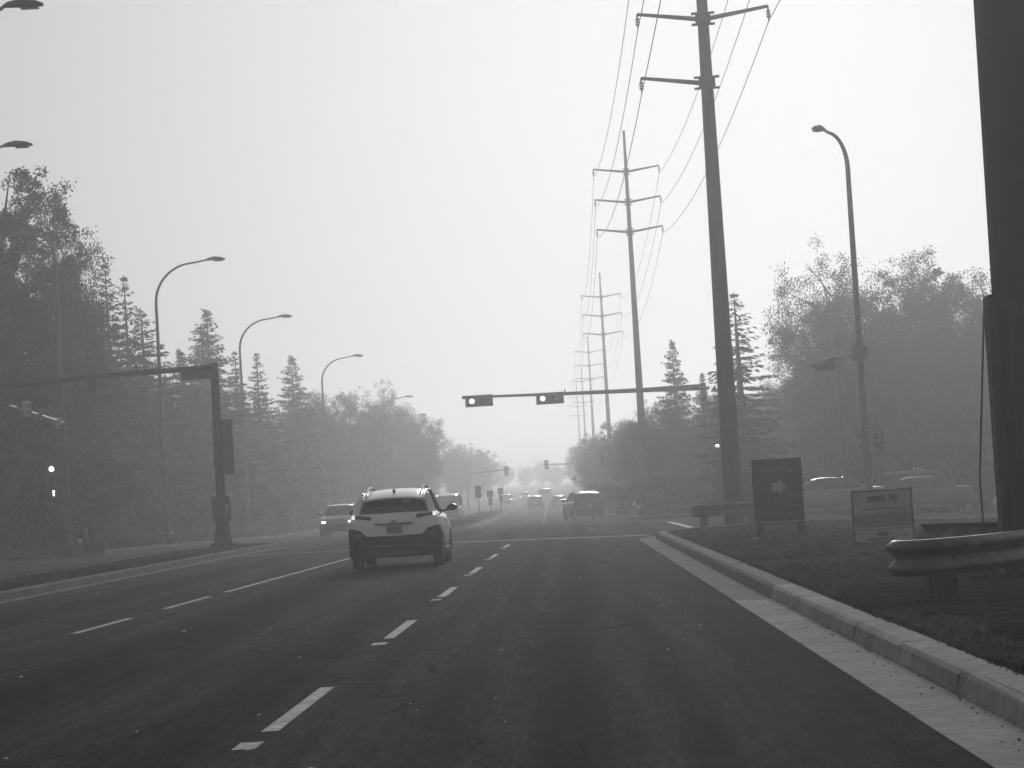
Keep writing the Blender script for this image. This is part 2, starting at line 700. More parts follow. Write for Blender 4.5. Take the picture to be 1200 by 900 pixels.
npath = len(kerb_path(0))
KP = [(0.42, -0.05), (0.425, 0.02), (0.45, 0.115), (0.475, 0.14), (0.50, 0.15), (0.68, 0.152), (0.71, 0.145), (0.72, 0.12), (0.72, -0.05)]
GP = [(0.0, -0.05), (0.0, 0.006), (0.40, -0.004), (0.42, 0.0), (0.42, -0.05)]
for i in range(npath - 1):
    y0 = kerb_path(0)[i][1]
    mk = 'concrete_pale' if y0 < 26 else 'concrete_dark'  # near lengths in a paler tone, the farther ones darker
    strip_segment('kerb_length', kerb_path, KP, i, mk, kerb, 0.006)
    strip_segment('gutter_slab', kerb_path, GP, i, mk, kerb, 0.006)


gv_, gf_ = [], []
rg = random.Random(9)
for i in range(320):
    y = 11 + 42 * rg.random() ** 1.5
    x = kerb_x(y) + .41 - .2 * rg.random() ** 2.2
    q = rg.uniform(.003, .009)
    b0 = len(gv_)
    for k in range(4):
        a = k * 1.57 + rg.uniform(-.4, .4)
        gv_.append((x + q * math.cos(a) * rg.uniform(.6, 1.5), y + q * math.sin(a) * rg.uniform(.6, 2.5), gz(x, y) + .001))
    gv_.append((x, y, gz(x, y) + .002 + q))
    gf_ += [(b0 + k, b0 + (k + 1) % 4, b0 + 4) for k in range(4)]
tag(MB().add(gv_, gf_).build('grit', 'soil'), 'dark grit and leaf bits gathered in the gutter', 'grit', kind='stuff')

# median islands
def median(name, x0, x1, y0, y1, nose=1.0, m='turf', taper=0.0):
    root = thing(name, None, None)
    tag(root, kind='structure')

    def half(y):
        c = (x0 + x1) / 2 + bend(y)
        h = (x1 - x0) / 2
        h *= min(1.0, 1 - taper * max(0, (y1 - y)) / (y1 - y0)) if taper < 0 else 1
        k = 1.0
        for e in (y0, y1):
            t = abs(y - e) / nose
            if t < 1:
                k = min(k, math.sqrt(max(0.02, 1 - (1 - t) ** 2)))
        return c, h * k
    ys = sorted(set([y0, y0 + .1 * nose, y0 + .3 * nose, y0 + .6 * nose, y0 + nose] + yrange(y0 + nose, y1 - nose, 3.0) + [y1 - .6 * nose, y1 - .3 * nose, y1 - .1 * nose, y1]))
    # top surface
    tv, tf = [], []
    for y in ys:
        c, h = half(y)
        for i in range(5):
            x = c + (h - .16) * (i / 2 - 1)
            tv.append((x, y, gz(x, y) + 0.135 + (0.05 if 0 < i < 4 else 0)))
    for j in range(len(ys) - 1):
        for i in range(4):
            a = j * 5 + i
            tf.append((a, a + 1, a + 6, a + 5))
    MB().add(tv, tf, True).build('island_top', m, root, fix=False)
    for s in (-1, 1):
        for j in range(len(ys) - 1):
            rings = []
            for y, g in ((ys[j], .005), (ys[j + 1], -.005)):
                c, h = half(y)
                ring = []
                for o, z in ((.18, -.05), (.18, .13), (.16, .15), (.02, .15), (0, .12), (-.02, .004), (-.02, -.05)):
                    x = c + s * (h - o)
                    ring.append((x, y + g, gz(x, y) + z))
                rings.append(ring)
            MB().loft(rings, smooth=False).build('kerb_length', 'concrete_dark', root)
            if s == 1:
                rings = []
                for y, g in ((ys[j], .005), (ys[j + 1], -.005)):
                    c, h = half(y)
                    ring = []
                    for o, z in ((-.02, -.05), (-.02, .002), (-.34, .008), (-.34, -.05)):
                        x = c + s * (h - o)
                        ring.append((x, y + g, gz(x, y) + z))
                    rings.append(ring)
                MB().loft(rings, smooth=False).build('gutter_slab', 'concrete_dark', root)
    return root


median('median_island', -12.6, -10.1, -30, 77.6)
median('median_island', -8.3, -6.0, 118, 262)

# kerbs of the left verge and of the far right corner (plain lengths)
lk = thing('kerb', None, None)
tag(lk, kind='structure')
for seg in (yrange(-40, 66.5, 3.2), yrange(84.5, 262, 3.2)):
    for a, b in zip(seg[:-1], seg[1:]):
        rings = []
        for y, g in ((a, .005), (b, -.005)):
            x = -17.6 + bend(y)
            rings.append([(x + o, y + g, gz(x, y) + z) for o, z in ((0, -.05), (0, .12), (-.03, .15), (-.22, .15), (-.25, .12), (-.25, -.05))])
        MB().loft(rings, smooth=False).build('kerb_length', 'concrete_dark', lk)
fr = thing('kerb', None, None)
tag(fr, kind='structure')
fy = [99, 99.4, 100, 101, 102, 103, 104, 106] + yrange(109, 262, 3.2)
for a, b in zip(fy[:-1], fy[1:]):
    rings = []
    for y, g in ((a, .005), (b, -.005)):
        x = far_right_x(y)
        rings.append([(x + o, y + g, gz(x, y) + z) for o, z in ((0.02, -.05), (0.02, .12), (-.02, .15), (-.2, .15), (-.24, .12), (-.25, -.05))])
    MB().loft(rings, smooth=False).build('kerb_length', 'concrete_dark', fr)


# ------------------------------------------------------------------ painted markings (parts of the road)
def strip(name, pts, w, m='road_paint', z=0.005, jitter=0.0):
    """painted line of width w along ground points"""
    vs, fs = [], []
    n = len(pts)
    dense = []
    for a, b in zip(pts[:-1], pts[1:]):
        L = math.hypot(b[0] - a[0], b[1] - a[1])
        k = max(1, int(L / 2.0))
        for i in range(k):
            dense.append((a[0] + (b[0] - a[0]) * i / k, a[1] + (b[1] - a[1]) * i / k))
    dense.append(pts[-1])
    for i, p in enumerate(dense):
        q = dense[min(i + 1, len(dense) - 1)]
        r = dense[max(i - 1, 0)]
        d = Vector((q[0] - r[0], q[1] - r[1])).normalized()
        nx, ny = -d.y, d.x
        for s in (-1, 1):
            ww = w / 2 * (1 + rng.uniform(-jitter, jitter))
            x, y = p[0] + nx * s * ww, p[1] + ny * s * ww
            vs.append((x, y, gz(x, y) + z))
    for i in range(len(dense) - 1):
        fs.append((2 * i, 2 * i + 1, 2 * i + 3, 2 * i + 2))
    return MB().add(vs, fs).build(name, m, road, fix=True)


D0 = 13.95
for k in range(6):
    y = D0 + 8.62 * k
    x = -1.96
    strip('lane_dash', [(x, y), (x + .01, y + 3.1)], 0.112, jitter=0.06)
    strip('lane_dot', [(x - 0.02, y - 0.95), (x - 0.02, y - 0.58)], 0.14, jitter=0.05)
for y0, y1, w in ((19.2, 22.4, .12), (27.0, 30.2, .12), (32.5, 36.1, .12), (37.6, 60.5, .12)):
    xa, xb = -6.43 + 0.0145 * y0, -6.43 + 0.0145 * y1
    strip('lane_dash' if y1 < 37 else 'lane_line', [(xa, y0), (xb, y1)], w, jitter=0.05)
strip('stop_line', [(-5.5, 68.6), (1.75, 61.8)], 0.42, 'worn_paint', jitter=0.05)
strip('stop_line', [(-9.6, 65.1), (-5.9, 64.3)], 0.40, 'worn_paint', jitter=0.05)
strip('crossing_line', [(3.2, 68.5), (3.15, 84.0)], 0.22, jitter=0.05)
strip('crossing_line', [(-5.6, 99.5), (2.1, 97.2)], 0.35, 'worn_paint', jitter=0.05)
strip('crossing_line', [(-17.0, 96.0), (-9.0, 93.5)], 0.35, 'worn_paint', jitter=0.05)
for y in yrange(122, 300, 8.6):
    strip('lane_dash', [(-2.0 + bend(y), y), (-2.0 + bend(y + 3), y + 3)], 0.15)
for y in yrange(119, 260, 6.0):
    strip('lane_dash', [(-12.6 + bend(y), y), (-12.6 + bend(y + 3), y + 3)], 0.13)
# turn arrow fragments seen worn beyond the junction
for (x, y) in ((-4.9, 108), (-4.3, 109.2), (-3.9, 107.8)):
    strip('arrow_fragment', [(x, y), (x + .25, y + 1.6)], 0.3, 'worn_paint')
# small pale bits lying on the asphalt
for i in range(46):
    y = 11 + 40 * rng.random() ** 1.6
    x = rng.uniform(-9, 1.5)
    s = rng.uniform(.008, .026)
    vs = []
    n = 5
    for k in range(n):
        a = 2 * math.pi * k / n + rng.uniform(-.3, .3)
        vs.append((x + s * math.cos(a) * rng.uniform(.6, 1.4), y + s * math.sin(a) * rng.uniform(.6, 1.8), gz(x, y) + .006))
    mbb = MB().add(vs + [(x, y, gz(x, y) + .006 + s * .5)], [(k, (k + 1) % n, n) for k in range(n)])
    mbb.build('pebble', 'debris', road)


# ------------------------------------------------------------------ grass as geometry (uncountable)
def blades(name, label, spots, hmin, hmax, m, w=0.012, seed=1):
    r = np.random.default_rng(seed)
    n = len(spots)
    P = np.array(spots)
    ang = r.uniform(0, 2 * np.pi, n)
    lean = r.uniform(.1, .75, n)
    h = r.uniform(hmin, hmax, n)
    d = np.stack([np.cos(ang), np.sin(ang)], 1)
    pn = np.stack([-d[:, 1], d[:, 0]], 1)
    ww = w * r.uniform(.7, 1.5, n)
    V = np.zeros((n, 5, 3))
    V[:, 0, :2] = P[:, :2] - pn * ww[:, None]
    V[:, 1, :2] = P[:, :2] + pn * ww[:, None]
    mid = P[:, :2] + d * (lean * h * .35)[:, None]
    V[:, 2, :2] = mid - pn * (ww * .8)[:, None]
    V[:, 3, :2] = mid + pn * (ww * .8)[:, None]
    V[:, 4, :2] = P[:, :2] + d * (lean * h)[:, None]
    V[:, 0, 2] = V[:, 1, 2] = P[:, 2]
    V[:, 2, 2] = V[:, 3, 2] = P[:, 2] + h * .6
    V[:, 4, 2] = P[:, 2] + h * (1 - .35 * lean)
    base = np.arange(n) * 5
    loops = np.stack([base, base + 1, base + 3, base + 2, base + 2, base + 3, base + 4], 1).ravel()
    me = bpy.data.meshes.new(name)
    me.vertices.add(n * 5)
    me.vertices.foreach_set('co', V.ravel())
    me.loops.add(len(loops))
    me.loops.foreach_set('vertex_index', loops.astype(np.int32))
    me.polygons.add(n * 2)
    st = np.stack([np.arange(n) * 7, np.arange(n) * 7 + 4], 1).ravel().astype(np.int32)
    me.polygons.foreach_set('loop_start', st)
    me.materials.append(M[m])
    me.update(calc_edges=True)
    return tag(link(name, me), label, 'grass', kind='stuff')


def verge_ground(x, y):
    return gz(x, y) + 0.115


sp = []
r2 = random.Random(3)
for i in range(52000):
    y = 12 + 52 * r2.random() ** 1.7
    x0 = kerb_x(min(y, YC)) + .74
    if y > YC:
        t = y - YC
        x0 = CXX - math.sqrt(max(0, (CR + .0) ** 2 - t * t)) + .05
        if t > CR:
            continue
    x = r2.uniform(x0, 7.5)
    if in_dark_patch(x, y) < 1.0 and r2.random() < .8 * min(1, 1.6 * (1.05 - in_dark_patch(x, y)) + .25):
        continue
    sp.append((x, y, verge_ground(x, y)))
for i in range(3500):                       # ragged fringe hanging over the back of the kerb
    y = 12 + 46 * r2.random() ** 1.8
    x = kerb_x(min(y, YC)) + .66 + .14 * r2.random() ** .5
    sp.append((x, y, verge_ground(x, y) + .01))
for i in range(260):                        # scattered taller tufts
    y = 13 + 45 * r2.random() ** 1.5
    x = r2.uniform(kerb_x(min(y, YC)) + .85, 7.4)
    if in_dark_patch(x, y) < 1 and r2.random() < .75:
        continue
    for q in range(26):
        sp.append((x + r2.gauss(0, .05), y + r2.gauss(0, .05), verge_ground(x, y) + r2.uniform(.0, .05)))
blades('grass', 'short mown grass covering the verge behind the pale kerb', sp, .025, .06, 'grass_blade', .006, 4)
sp = []
for i in range(16000):
    y = 85 + 150 * r2.random() ** 1.4
    x = -18.0 + bend(y) - 5.5 * r2.random() ** 1.3
    sp.append((x, y, gz(x, y) + left_bank(x, y) - .03))
blades('weeds', 'rough dry weeds along the bank below the dark wood', sp, .12, .5, 'dry_weed', .02, 5)
sp = []
for i in range(9000):
    y = 25 + 52 * r2.random()
    x = r2.uniform(-12.35, -10.35)
    sp.append((x, y, gz(x, y) + .13))
blades('grass', 'thin grass on the narrow median island under the mast arm', sp, .03, .10, 'dry_weed', .009, 6)
sp = []
for i in range(6000):
    y = 119 + 100 * r2.random() ** 1.3
    x = r2.uniform(-8.1, -6.2) + bend(y)
    sp.append((x, y, gz(x, y) + .13))
blades('grass', 'shaggy grass on the far median island beyond the junction', sp, .1, .42, 'dry_weed', .02, 7)


# ------------------------------------------------------------------ trees
def quad_mesh(name, C, U, V, m):
    """many leaf quads: centres C, half axes U, V"""
    n = len(C)
    P = np.empty((n, 4, 3))
    P[:, 0] = C - U - V * .35
    P[:, 1] = C + U * .1 - V
    P[:, 2] = C + U + V * .35
    P[:, 3] = C - U * .1 + V
    me = bpy.data.meshes.new(name)
    me.vertices.add(n * 4)
    me.vertices.foreach_set('co', P.ravel())
    me.loops.add(n * 4)
    me.loops.foreach_set('vertex_index', np.arange(n * 4, dtype=np.int32))
    me.polygons.add(n)
    me.polygons.foreach_set('loop_start', np.arange(0, n * 4, 4, dtype=np.int32))
    me.materials.append(M[m])
    me.update(calc_edges=True)
    return me


def unit(a):
    return a / np.maximum(np.linalg.norm(a, axis=-1, keepdims=True), 1e-9)


def spruce_meshes(h, rad, seed, sparse=1.0, low=0.05):
    r = np.random.default_rng(seed)
    C, U, V = [], [], []
    tb = MB()
    tb.tube([(0, 0, -.25), (0, 0, h * .3), (0.03, 0, h * .7), (0, 0, h * .99)], [.017 * h, .012 * h, .006 * h, .012], 8)
    z = low * h
    while z < h * .985:
        t = (z / h - low) / (1 - low)
        ln0 = rad * (1 - t) ** .82 * (1.0 if t > .12 else .75 + 2 * t) + .05
        fs_ = .38 + .62 * (1 - t) ** .6
        nb = max(4, int((7 + 5 * (1 - t)) * sparse))
        a0 = r.uniform(0, 6.28)
        for b in range(nb):
            if r.random() < .16:
                continue
            a = a0 + 6.283 * b / nb + r.uniform(-.3, .3)
            ln = ln0 * r.uniform(.5, 1.12) * (1 + .22 * math.sin(9 * t + seed) * math.sin(a * 1.5 + seed))
            pitch = np.interp(t, [0, .5, .85, 1], [-.38, -.2, .2, .95]) + r.uniform(-.12, .12)
            nseg = max(2, int(ln / .17))
            dirh = np.array([math.cos(a), math.sin(a), 0])
            side = np.array([-math.sin(a), math.cos(a), 0])
            zz0 = z + r.normal(0, .011 * h) * (1 - .6 * t)
            prev = np.array([0, 0, zz0])
            for s in range(nseg):
                f = (s + 1) / nseg
                pz = pitch + .45 * f * f * (1 - t)          # tips turn up again
                p = prev + (dirh * math.cos(pz) + np.array([0, 0, math.sin(pz)])) * ln / nseg
                wide = .34 * ln * (1 - f) ** .7 * min(1, f * 3 + .25) + .07
                for q in range(6):
                    sgn = 1 if q % 2 else -1
                    k = r.uniform(.15, 1)
                    c = p + side * sgn * wide * k * .8 + np.array([0, 0, -r.uniform(.02, .22) * (1 - .85 * t)]) + r.normal(0, .03, 3)
                    u = unit(dirh * .75 + side * sgn * .8 + np.array([0, 0, -r.uniform(.1, .9)]))
                    C.append(c)
                    U.append(u * r.uniform(.12, .25) * fs_)
                    w = unit(np.cross(u, r.normal(0, 1, 3)))
                    V.append(w * r.uniform(.035, .07) * fs_)
                prev = p
            if nseg > 3:
                pe = prev
                tb.tube([(0, 0, zz0), tuple(pe)], [.012 + .004 * ln, .006], 3, cap=False, smooth=False)
        z += h * r.uniform(.014, .024) * (1.15 if sparse < 1 else 1)
    return tb.mesh('trunk', 'bark'), quad_mesh('crown', np.array(C), np.array(U), np.array(V), 'needles')


def leafy_meshes(h, rad, seed, base=.18, nclump=80, leaf=.11, per=170, lean=0.0, gaps=.0, crad=(.6, 1.05)):
    r = np.random.default_rng(seed)
    cz = h * (base + 1) / 2
    hz = h * (1 - base) / 2
    cl = []
    while len(cl) < nclump:
        p = r.uniform(-1, 1, 3)
        d = np.linalg.norm(p)
        if d > 1 or d < .15:
            continue
        # lumpy outline: radius varies with direction
        a = math.atan2(p[1], p[0])
        lump = .74 + .16 * math.sin(3 * a + seed) + .14 * math.sin(5 * p[2] + 2 * a + seed * 1.7)
        p = p * (lump + .14 * r.random())
        width = 1.0 if p[2] > -.2 else 1 + .5 * (p[2] + .2)
        cl.append((p[0] * rad * width + lean * p[2], p[1] * rad * width, cz + p[2] * hz))
    tb = MB()
    top = (lean * .4, 0, h * .8)
    tb.tube([(0, 0, -.3), (.05, 0, h * .25), (top[0] * .6, .05, h * .5), top], [.02 * h, .015 * h, .010 * h, .02], 9)
    C, U, V = [], [], []
    for i, c in enumerate(cl):
        if i % 2 == 0:
            z0 = max(h * .15, c[2] - h * r.uniform(.16, .3))
            z0 = min(z0, h * .7)
            k = z0 / (h * .8)
            mid = ((c[0] + top[0] * k) * .45, c[1] * .45, z0 + (c[2] - z0) * .6)
            tb.tube([(top[0] * k * .8, 0, z0), mid, c], [.006 * h * (1 - k * .5), .004 * h, .008], 4, cap=False)
        cr = r.uniform(*crad) * (.75 if r.random() < .3 else 1) * rad / 3.2
        n = int(per * r.uniform(.6, 1.2))
        q = r.normal(0, .52, (n, 3)) * cr
        q[:, 2] *= .8
        sub = r.normal(0, .75, (6, 3)) * cr                       # each clump breaks up into sprays
        q = q * .42 + sub[r.integers(0, 6, n)] * .55
        C.append(np.array(c) + q)
        u = unit(r.normal(0, 1, (n, 3)))
        w = unit(np.cross(u, r.normal(0, 1, (n, 3))))
        s = r.uniform(.65, 1.35, (n, 1)) * leaf
        U.append(u * s)
        V.append(w * s * .62)
    C, U, V = np.concatenate(C), np.concatenate(U), np.concatenate(V)
    return tb.mesh('trunk', 'bark'), quad_mesh('crown', C, U, V, 'leaves')


LIB = {
    'sp1': spruce_meshes(13, 2.5, 11), 'sp2': spruce_meshes(13, 2.1, 12, .8), 'sp3': spruce_meshes(13, 3.0, 13), 'sp4': spruce_meshes(13, 2.7, 14, .9, .1), 'sp5': spruce_meshes(13, 2.3, 15, .7),
    'asp1': leafy_meshes(14, 2.5, 21, .04, 180, .052, 480), 'asp2': leafy_meshes(14, 2.9, 22, .04, 180, .052, 480),
    'dec1': leafy_meshes(12, 4.2, 31, .06, 190, .052, 540), 'dec2': leafy_meshes(12, 3.8, 32, .04, 190, .052, 540),
    'dec3': leafy_meshes(12, 4.8, 33, .10, 190, .052, 540),
    'shr': leafy_meshes(3, 1.9, 41, .0, 46, .09, 130, crad=(.5, .8)), 'shr2': leafy_meshes(3, 1.6, 42, .0, 40, .09, 130, crad=(.5, .8)),
}
LIBH = dict(sp1=13, sp2=13, sp3=13, sp4=13, sp5=13, asp1=14, asp2=14, dec1=12, dec2=12, dec3=12, shr=3, shr2=3)


def tree(kind, x, y, h, label, group=None, wide=1.0, rz=None, name=None, cat=None):
    t, c = LIB[kind]
    z = gz(x, y) + (left_bank(x, y) if x < -17.9 + bend(y) and not (66.5 < y < 84.5) else .1) - .05
    nm = name or ('spruce_tree' if kind.startswith('sp') else 'shrub' if kind.startswith('shr') else 'leafy_tree')
    o = thing(nm, label, cat or ('shrub' if kind.startswith('shr') else 'tree'), (x, y, z), rng.uniform(0, 6.28) if rz is None else rz, group)
    s = h / LIBH[kind]
    o.scale = (s * wide, s * wide * rng.uniform(.88, 1.12), s)
    if kind.startswith('sp'):
        o.rotation_euler.x, o.rotation_euler.y = rng.gauss(0, .018), rng.gauss(0, .018)
    link('trunk', t, o)
    link('crown', c, o)
    return o


# left wood: the outline against the sky first
GL = 'trees of the wood left of the road'
tree('asp1', -22.3, 90, 16.9, 'tall airy poplar behind the lamp post carrying signals', wide=.95)
tree('asp2', -22.0, 98.5, 15.9, 'narrow poplar just past the lamp post carrying signals', wide=.78)
tree('asp2', -24.6, 92.5, 14.0, 'poplar filling the gap between the two tall poplars', wide=.9)
tree('sp3', -22.5, 104, 12.4, 'broad spruce with long side boughs beside the narrow poplar', wide=1.1)
tree('sp2', -22.4, 112, 13.6, 'thin bare-topped spruce with see-through whorls', wide=1.15)
tree('sp5', -22.3, 115.5, 13.5, 'slender spruce twinned with the bare-topped one', wide=1.1)
tree('sp4', -21.9, 119, 12.2, 'dark spruce standing behind the second lamp post', wide=1.4)
tree('sp5', -21.6, 128, 10.4, 'small pointed spruce a little past the second lamp post', wide=1.3)
tree('sp3', -21.9, 137, 13.6, 'tall full spruce between the second and third lamp posts', wide=1.35)
tree('sp4', -22.6, 140, 13.0, 'spruce leaning into the tallest full spruce', wide=1.4)
tree('sp5', -21.4, 147, 11.7, 'spruce with rounded shoulders before the third lamp post', wide=1.35)
tree('sp2', -21.1, 154, 11.9, 'pointed little spruce under the third lamp arm', wide=1.3)
tree('sp3', -21.3, 172, 12.9, 'hazy spruce between the third and fourth lamp posts', wide=1.3)
tree('sp4', -21.5, 180, 10.8, 'hazy spruce close behind another past the third lamp post', wide=1.0)
tree('dec2', -21.3, 196, 11.6, 'hazy rounded tree near the fourth lamp post', wide=.8)
tree('dec1', -19.9, 214, 12.6, 'hazy leafy tree under the fourth lamp arm', wide=.8)
tree('dec3', -18.6, 238, 13.6, 'big pale leafy tree ending the left wood', wide=.85)
tree('dec1', -17.4, 247, 11.8, 'pale leafy tree with boughs reaching over the far carriageway', wide=.72)
k = 0
for row, (x, y0, y1, st) in enumerate(((-23.6, 86, 262, 7.6), (-27.5, 88, 262, 6.8), (-33, 92, 262, 8.0))):
    y = y0
    while y < y1:
        kd = rng.choice(['sp1', 'sp4', 'sp3', 'dec2', 'asp2', 'dec1'] if y < 200 else ['dec1', 'dec2', 'sp1'])
        xx = x + rng.uniform(-1, 1) + bend(y)
        hh = rng.uniform(8.6, 11.2) * (1 + .10 * row)
        if kd.startswith('sp'):
            tree(kd, xx, y, hh, 'dark spruce deep in the wood behind the roadside trees', GL, rng.uniform(.95, 1.25))
        else:
            tree(kd, xx, y, hh * .95, 'dark leafy tree deep in the wood behind the roadside trees', GL, rng.uniform(.8, 1.0))
        y += st * rng.uniform(.8, 1.2)
for i, y in enumerate(yrange(88, 250, 3.6)):
    tree(rng.choice(['shr', 'shr2']), -21.4 + bend(y) + rng.uniform(-.8, .5), y, rng.uniform(2.2, 4.2), 'dark shrub at the foot of the left wood', 'shrubs at the foot of the left wood', rng.uniform(.9, 1.3))
# wood on the near side of the left cross street
for i, y in enumerate(yrange(40, 65, 4.5)):
    tree(['sp1', 'dec2', 'sp3'][i % 3], -29 - 2 * (i % 2), y, 11 + (i % 3), 'dark tree standing before the left side street', 'trees before the left side street', 1.1)
# hazy trees much farther along the left
GF = 'far hazy trees left of the road'
for (x, y, h, kd) in ((-20, 300, 8.5, 'dec2'), (-18, 330, 9, 'dec1'), (-23, 345, 10, 'sp1'), (-17, 372, 9.5, 'dec3'), (-21, 390, 11, 'dec1'), (-18, 430, 10, 'dec2'), (-22, 440, 11, 'sp3'), (-20, 480, 10, 'dec3'), (-24, 300, 10, 'dec3'), (-27, 380, 11, 'dec2')):
    tree(kd, x, y, h, 'very pale tree fading into the fog along the far left roadside', GF, .95)

# wood closing the view where the road runs out of sight
for i in range(27):
    yv = 640 + 55 * math.sin(i * 2.3)
    tree(['dec1', 'dec3', 'dec2'][i % 3], -66 + 4.6 * i, yv, 6.5 + 2.2 * abs(math.sin(i * 1.7)), 'almost vanished tree where the road runs out of sight', 'trees closing the view far ahead', 1.2)

# right side
tree('sp5', 7.55, 105, 10.2, 'tall ragged spruce right behind the nearer power pole', wide=1.75, name='spruce_tree', rz=1.0)
tree('sp3', 5.55, 130, 9.9, 'hazy pointed spruce behind the far mast arm', wide=1.0)
tree('sp1', 7.3, 133, 8.2, 'lower spruce shouldering the hazy pointed one', wide=1.1)
for (x, y, h, kd, lb, w) in (
        (3.6, 139, 5.9, 'dec2', 'round leafy tree beside the second power pole', .8),
        (5.0, 125, 6.6, 'dec1', 'leafy tree left of the far mast pole', .85),
        (7.9, 127, 7.0, 'dec2', 'leafy tree directly behind the far mast pole', .9),
        (3.0, 168, 7.0, 'dec2', 'hazy leafy tree between the second and third power poles', .8),
        (1.9, 200, 6.6, 'dec1', 'hazy leafy tree close to the third power pole', .8),
        (1.4, 226, 7.2, 'dec2', 'faint leafy tree overhanging the far right kerb', .85),
        (6.0, 190, 8.5, 'dec3', 'hazy tree set back behind the third power pole', .9),
        (9.5, 150, 8.0, 'dec1', 'hazy tree behind the ragged spruce', 1.0),
        (11.2, 138, 7.4, 'dec3', 'hazy leafy tree right of the ragged spruce', 1.0),
        (14.5, 160, 9.6, 'dec1', 'pale tree behind the thin pole', 1.0)):
    tree(kd, x, y, h, lb, None, w)
tree('dec3', 13.2, 116, 13.2, 'large broken-topped leafy tree behind the curved lamp post', wide=.72, rz=.4)
tree('dec1', 16.6, 119, 13.3, 'dense leafy tree just right of the curved lamp post', wide=.78, rz=2.0)
tree('asp2', 18.7, 121, 14.4, 'tallest leafy tree of the clump beyond the queued cars', wide=.9, rz=1.1)
tree('dec2', 21.4, 117, 12.6, 'leafy tree at the edge of the clump by the dark pole', wide=.8, rz=3.0)
tree('dec1', 24.5, 122, 13.0, 'leafy tree behind the dark near pole', wide=.9)
GR = 'trees filling the clump right of the cross street'
for (x, y, h, kd) in ((14.2, 124, 9.5, 'dec2'), (17.8, 126, 10.4, 'dec1'), (20.6, 128, 10.6, 'dec2'), (16, 131, 10.6, 'sp3'), (19.5, 113, 7.5, 'dec2'), (22.6, 111, 7.8, 'dec1'), (24.5, 130, 11, 'dec3'), (13.5, 133, 9, 'dec1')):
    tree(kd, x, y, h, 'lower tree filling the clump beyond the queued cars', GR, .95)
for (x, y, h) in ((13.0, 108, 2.6), (15.5, 108.5, 2.4), (18.2, 107, 2.8), (21, 106, 3.2), (10.4, 110, 2.2), (17.0, 100.5, 1.9), (19.2, 100.2, 2.1), (21.5, 100.6, 2.4), (23.5, 101, 2.8)):
    tree('shr', x, y, h, 'shrub along the far edge of the right cross street', 'shrubs along the cross street', 1.1)
for (x, y, h) in ((7.5, 112, 2.2), (9.5, 113, 2.0), (4.6, 119, 2.6), (3.6, 127, 2.2), (5.8, 118, 2.4), (2.6, 140, 2.2), (2.2, 152, 2.4), (1.6, 170, 2.6)):
    tree('shr2', x, y, h, 'shrub at the foot of the far right trees', 'shrubs at the foot of the far right trees', 1.3)
GFR = 'far hazy trees right of the road'
for (x, y, h, kd) in ((2, 262, 8, 'dec1'), (6, 280, 10, 'dec2'), (3, 310, 9, 'dec3'), (1.5, 345, 9, 'dec1'), (7, 360, 12, 'sp1'), (2, 400, 10, 'dec2'), (0, 440, 10, 'dec1'), (10, 240, 9, 'dec3')):
    tree(kd, x, y, h, 'very pale tree fading into the fog along the far right roadside', GFR, .95)


# ------------------------------------------------------------------ bare branches poking out of the big right tree
def dead_branch(x, y, z, dx, dz, seed):
    r = random.Random(seed)
    mb = MB()
    a = Vector((x, y, z))
    b = a + Vector((dx, .1, dz))
    mb.tube([a, (a + b) / 2 + Vector((0, 0, .1)), b], [.05, .035, .012], 5)
    for i in range(7):
        t = r.uniform(.3, .95)
        p = a.lerp(b, t)
        q = p + Vector((dx * r.uniform(.15, .35), r.uniform(-.3, .3), r.uniform(-.3, .6)))
        mb.tube([p, q], [.016, .006], 4)
    return mb


big = bpy.data.objects.get('leafy_tree')
bt = [o for o in bpy.data.objects if o.get('label', '').startswith('large broken-topped')][0]
for (dx, dz, z, s) in ((-2.2, 1.4, 8.8, 1), (-2.9, .5, 7.6, 2), (-1.2, 1.8, 10.8, 3)):
    mb = dead_branch(0, 0, z, dx, dz, s)
    for i, v in enumerate(mb.v):
        mb.v[i] = v
    o = mb.build('bare_branch', 'bark', bt)
    o.rotation_euler.z = -.4
    o.scale = (1 / bt.scale[0], 1 / bt.scale[1], 1 / bt.scale[2])


# ------------------------------------------------------------------ steel power poles and conductors
def power_pole(label, x, y, h, base_d, top_d, arms, zoff=0.1, arm=2.0, name='power_pole'):
    z0 = gz(x, y) + zoff
    root = thing(name, label, 'power pole', (x, y, z0), 0, 'steel power poles')
    n = 12
    MB().tube([(0, 0, -.3), (0, 0, h * .5), (0, 0, h)], [base_d / 2, (base_d + top_d) / 4, top_d / 2], n).build('shaft', 'weathering_steel', root)
    for (sides, z) in arms:
        z -= z0
        d = base_d + (top_d - base_d) * z / h
        c = MB()
        c.box((0, 0, z), (d * 1.3, d * 1.2, .34), bevel=.03)
        for s in (-1, 1):
            for e in (-1, 1):
                c.box((s * d * .78, 0, z + e * .17), (d * .5, .22, .04))
        c.build('arm_bracket', 'weathering_steel', root)
        for s in sides:
            a = MB()
            tip = (s * arm, 0, z + .26)
            a.tube([(s * d * .55, 0, z), tip], [.075, .05], 8)
            ao = a.build('arm', 'weathering_steel', root)
            i_ = MB()
            i_.tube([tip, (tip[0], 0, tip[2] - .14)], .03, 6)
            for q in range(3):
                i_.tube([(tip[0], 0, tip[2] - .14 - q * .08), (tip[0], 0, tip[2] - .19 - q * .08)], [.075, .05], 8)
            i_.tube([(tip[0], 0, tip[2] - .36), (tip[0], 0, tip[2] - .46)], .022, 6)
            i_.build('insulator', 'insulator', ao)
    return root


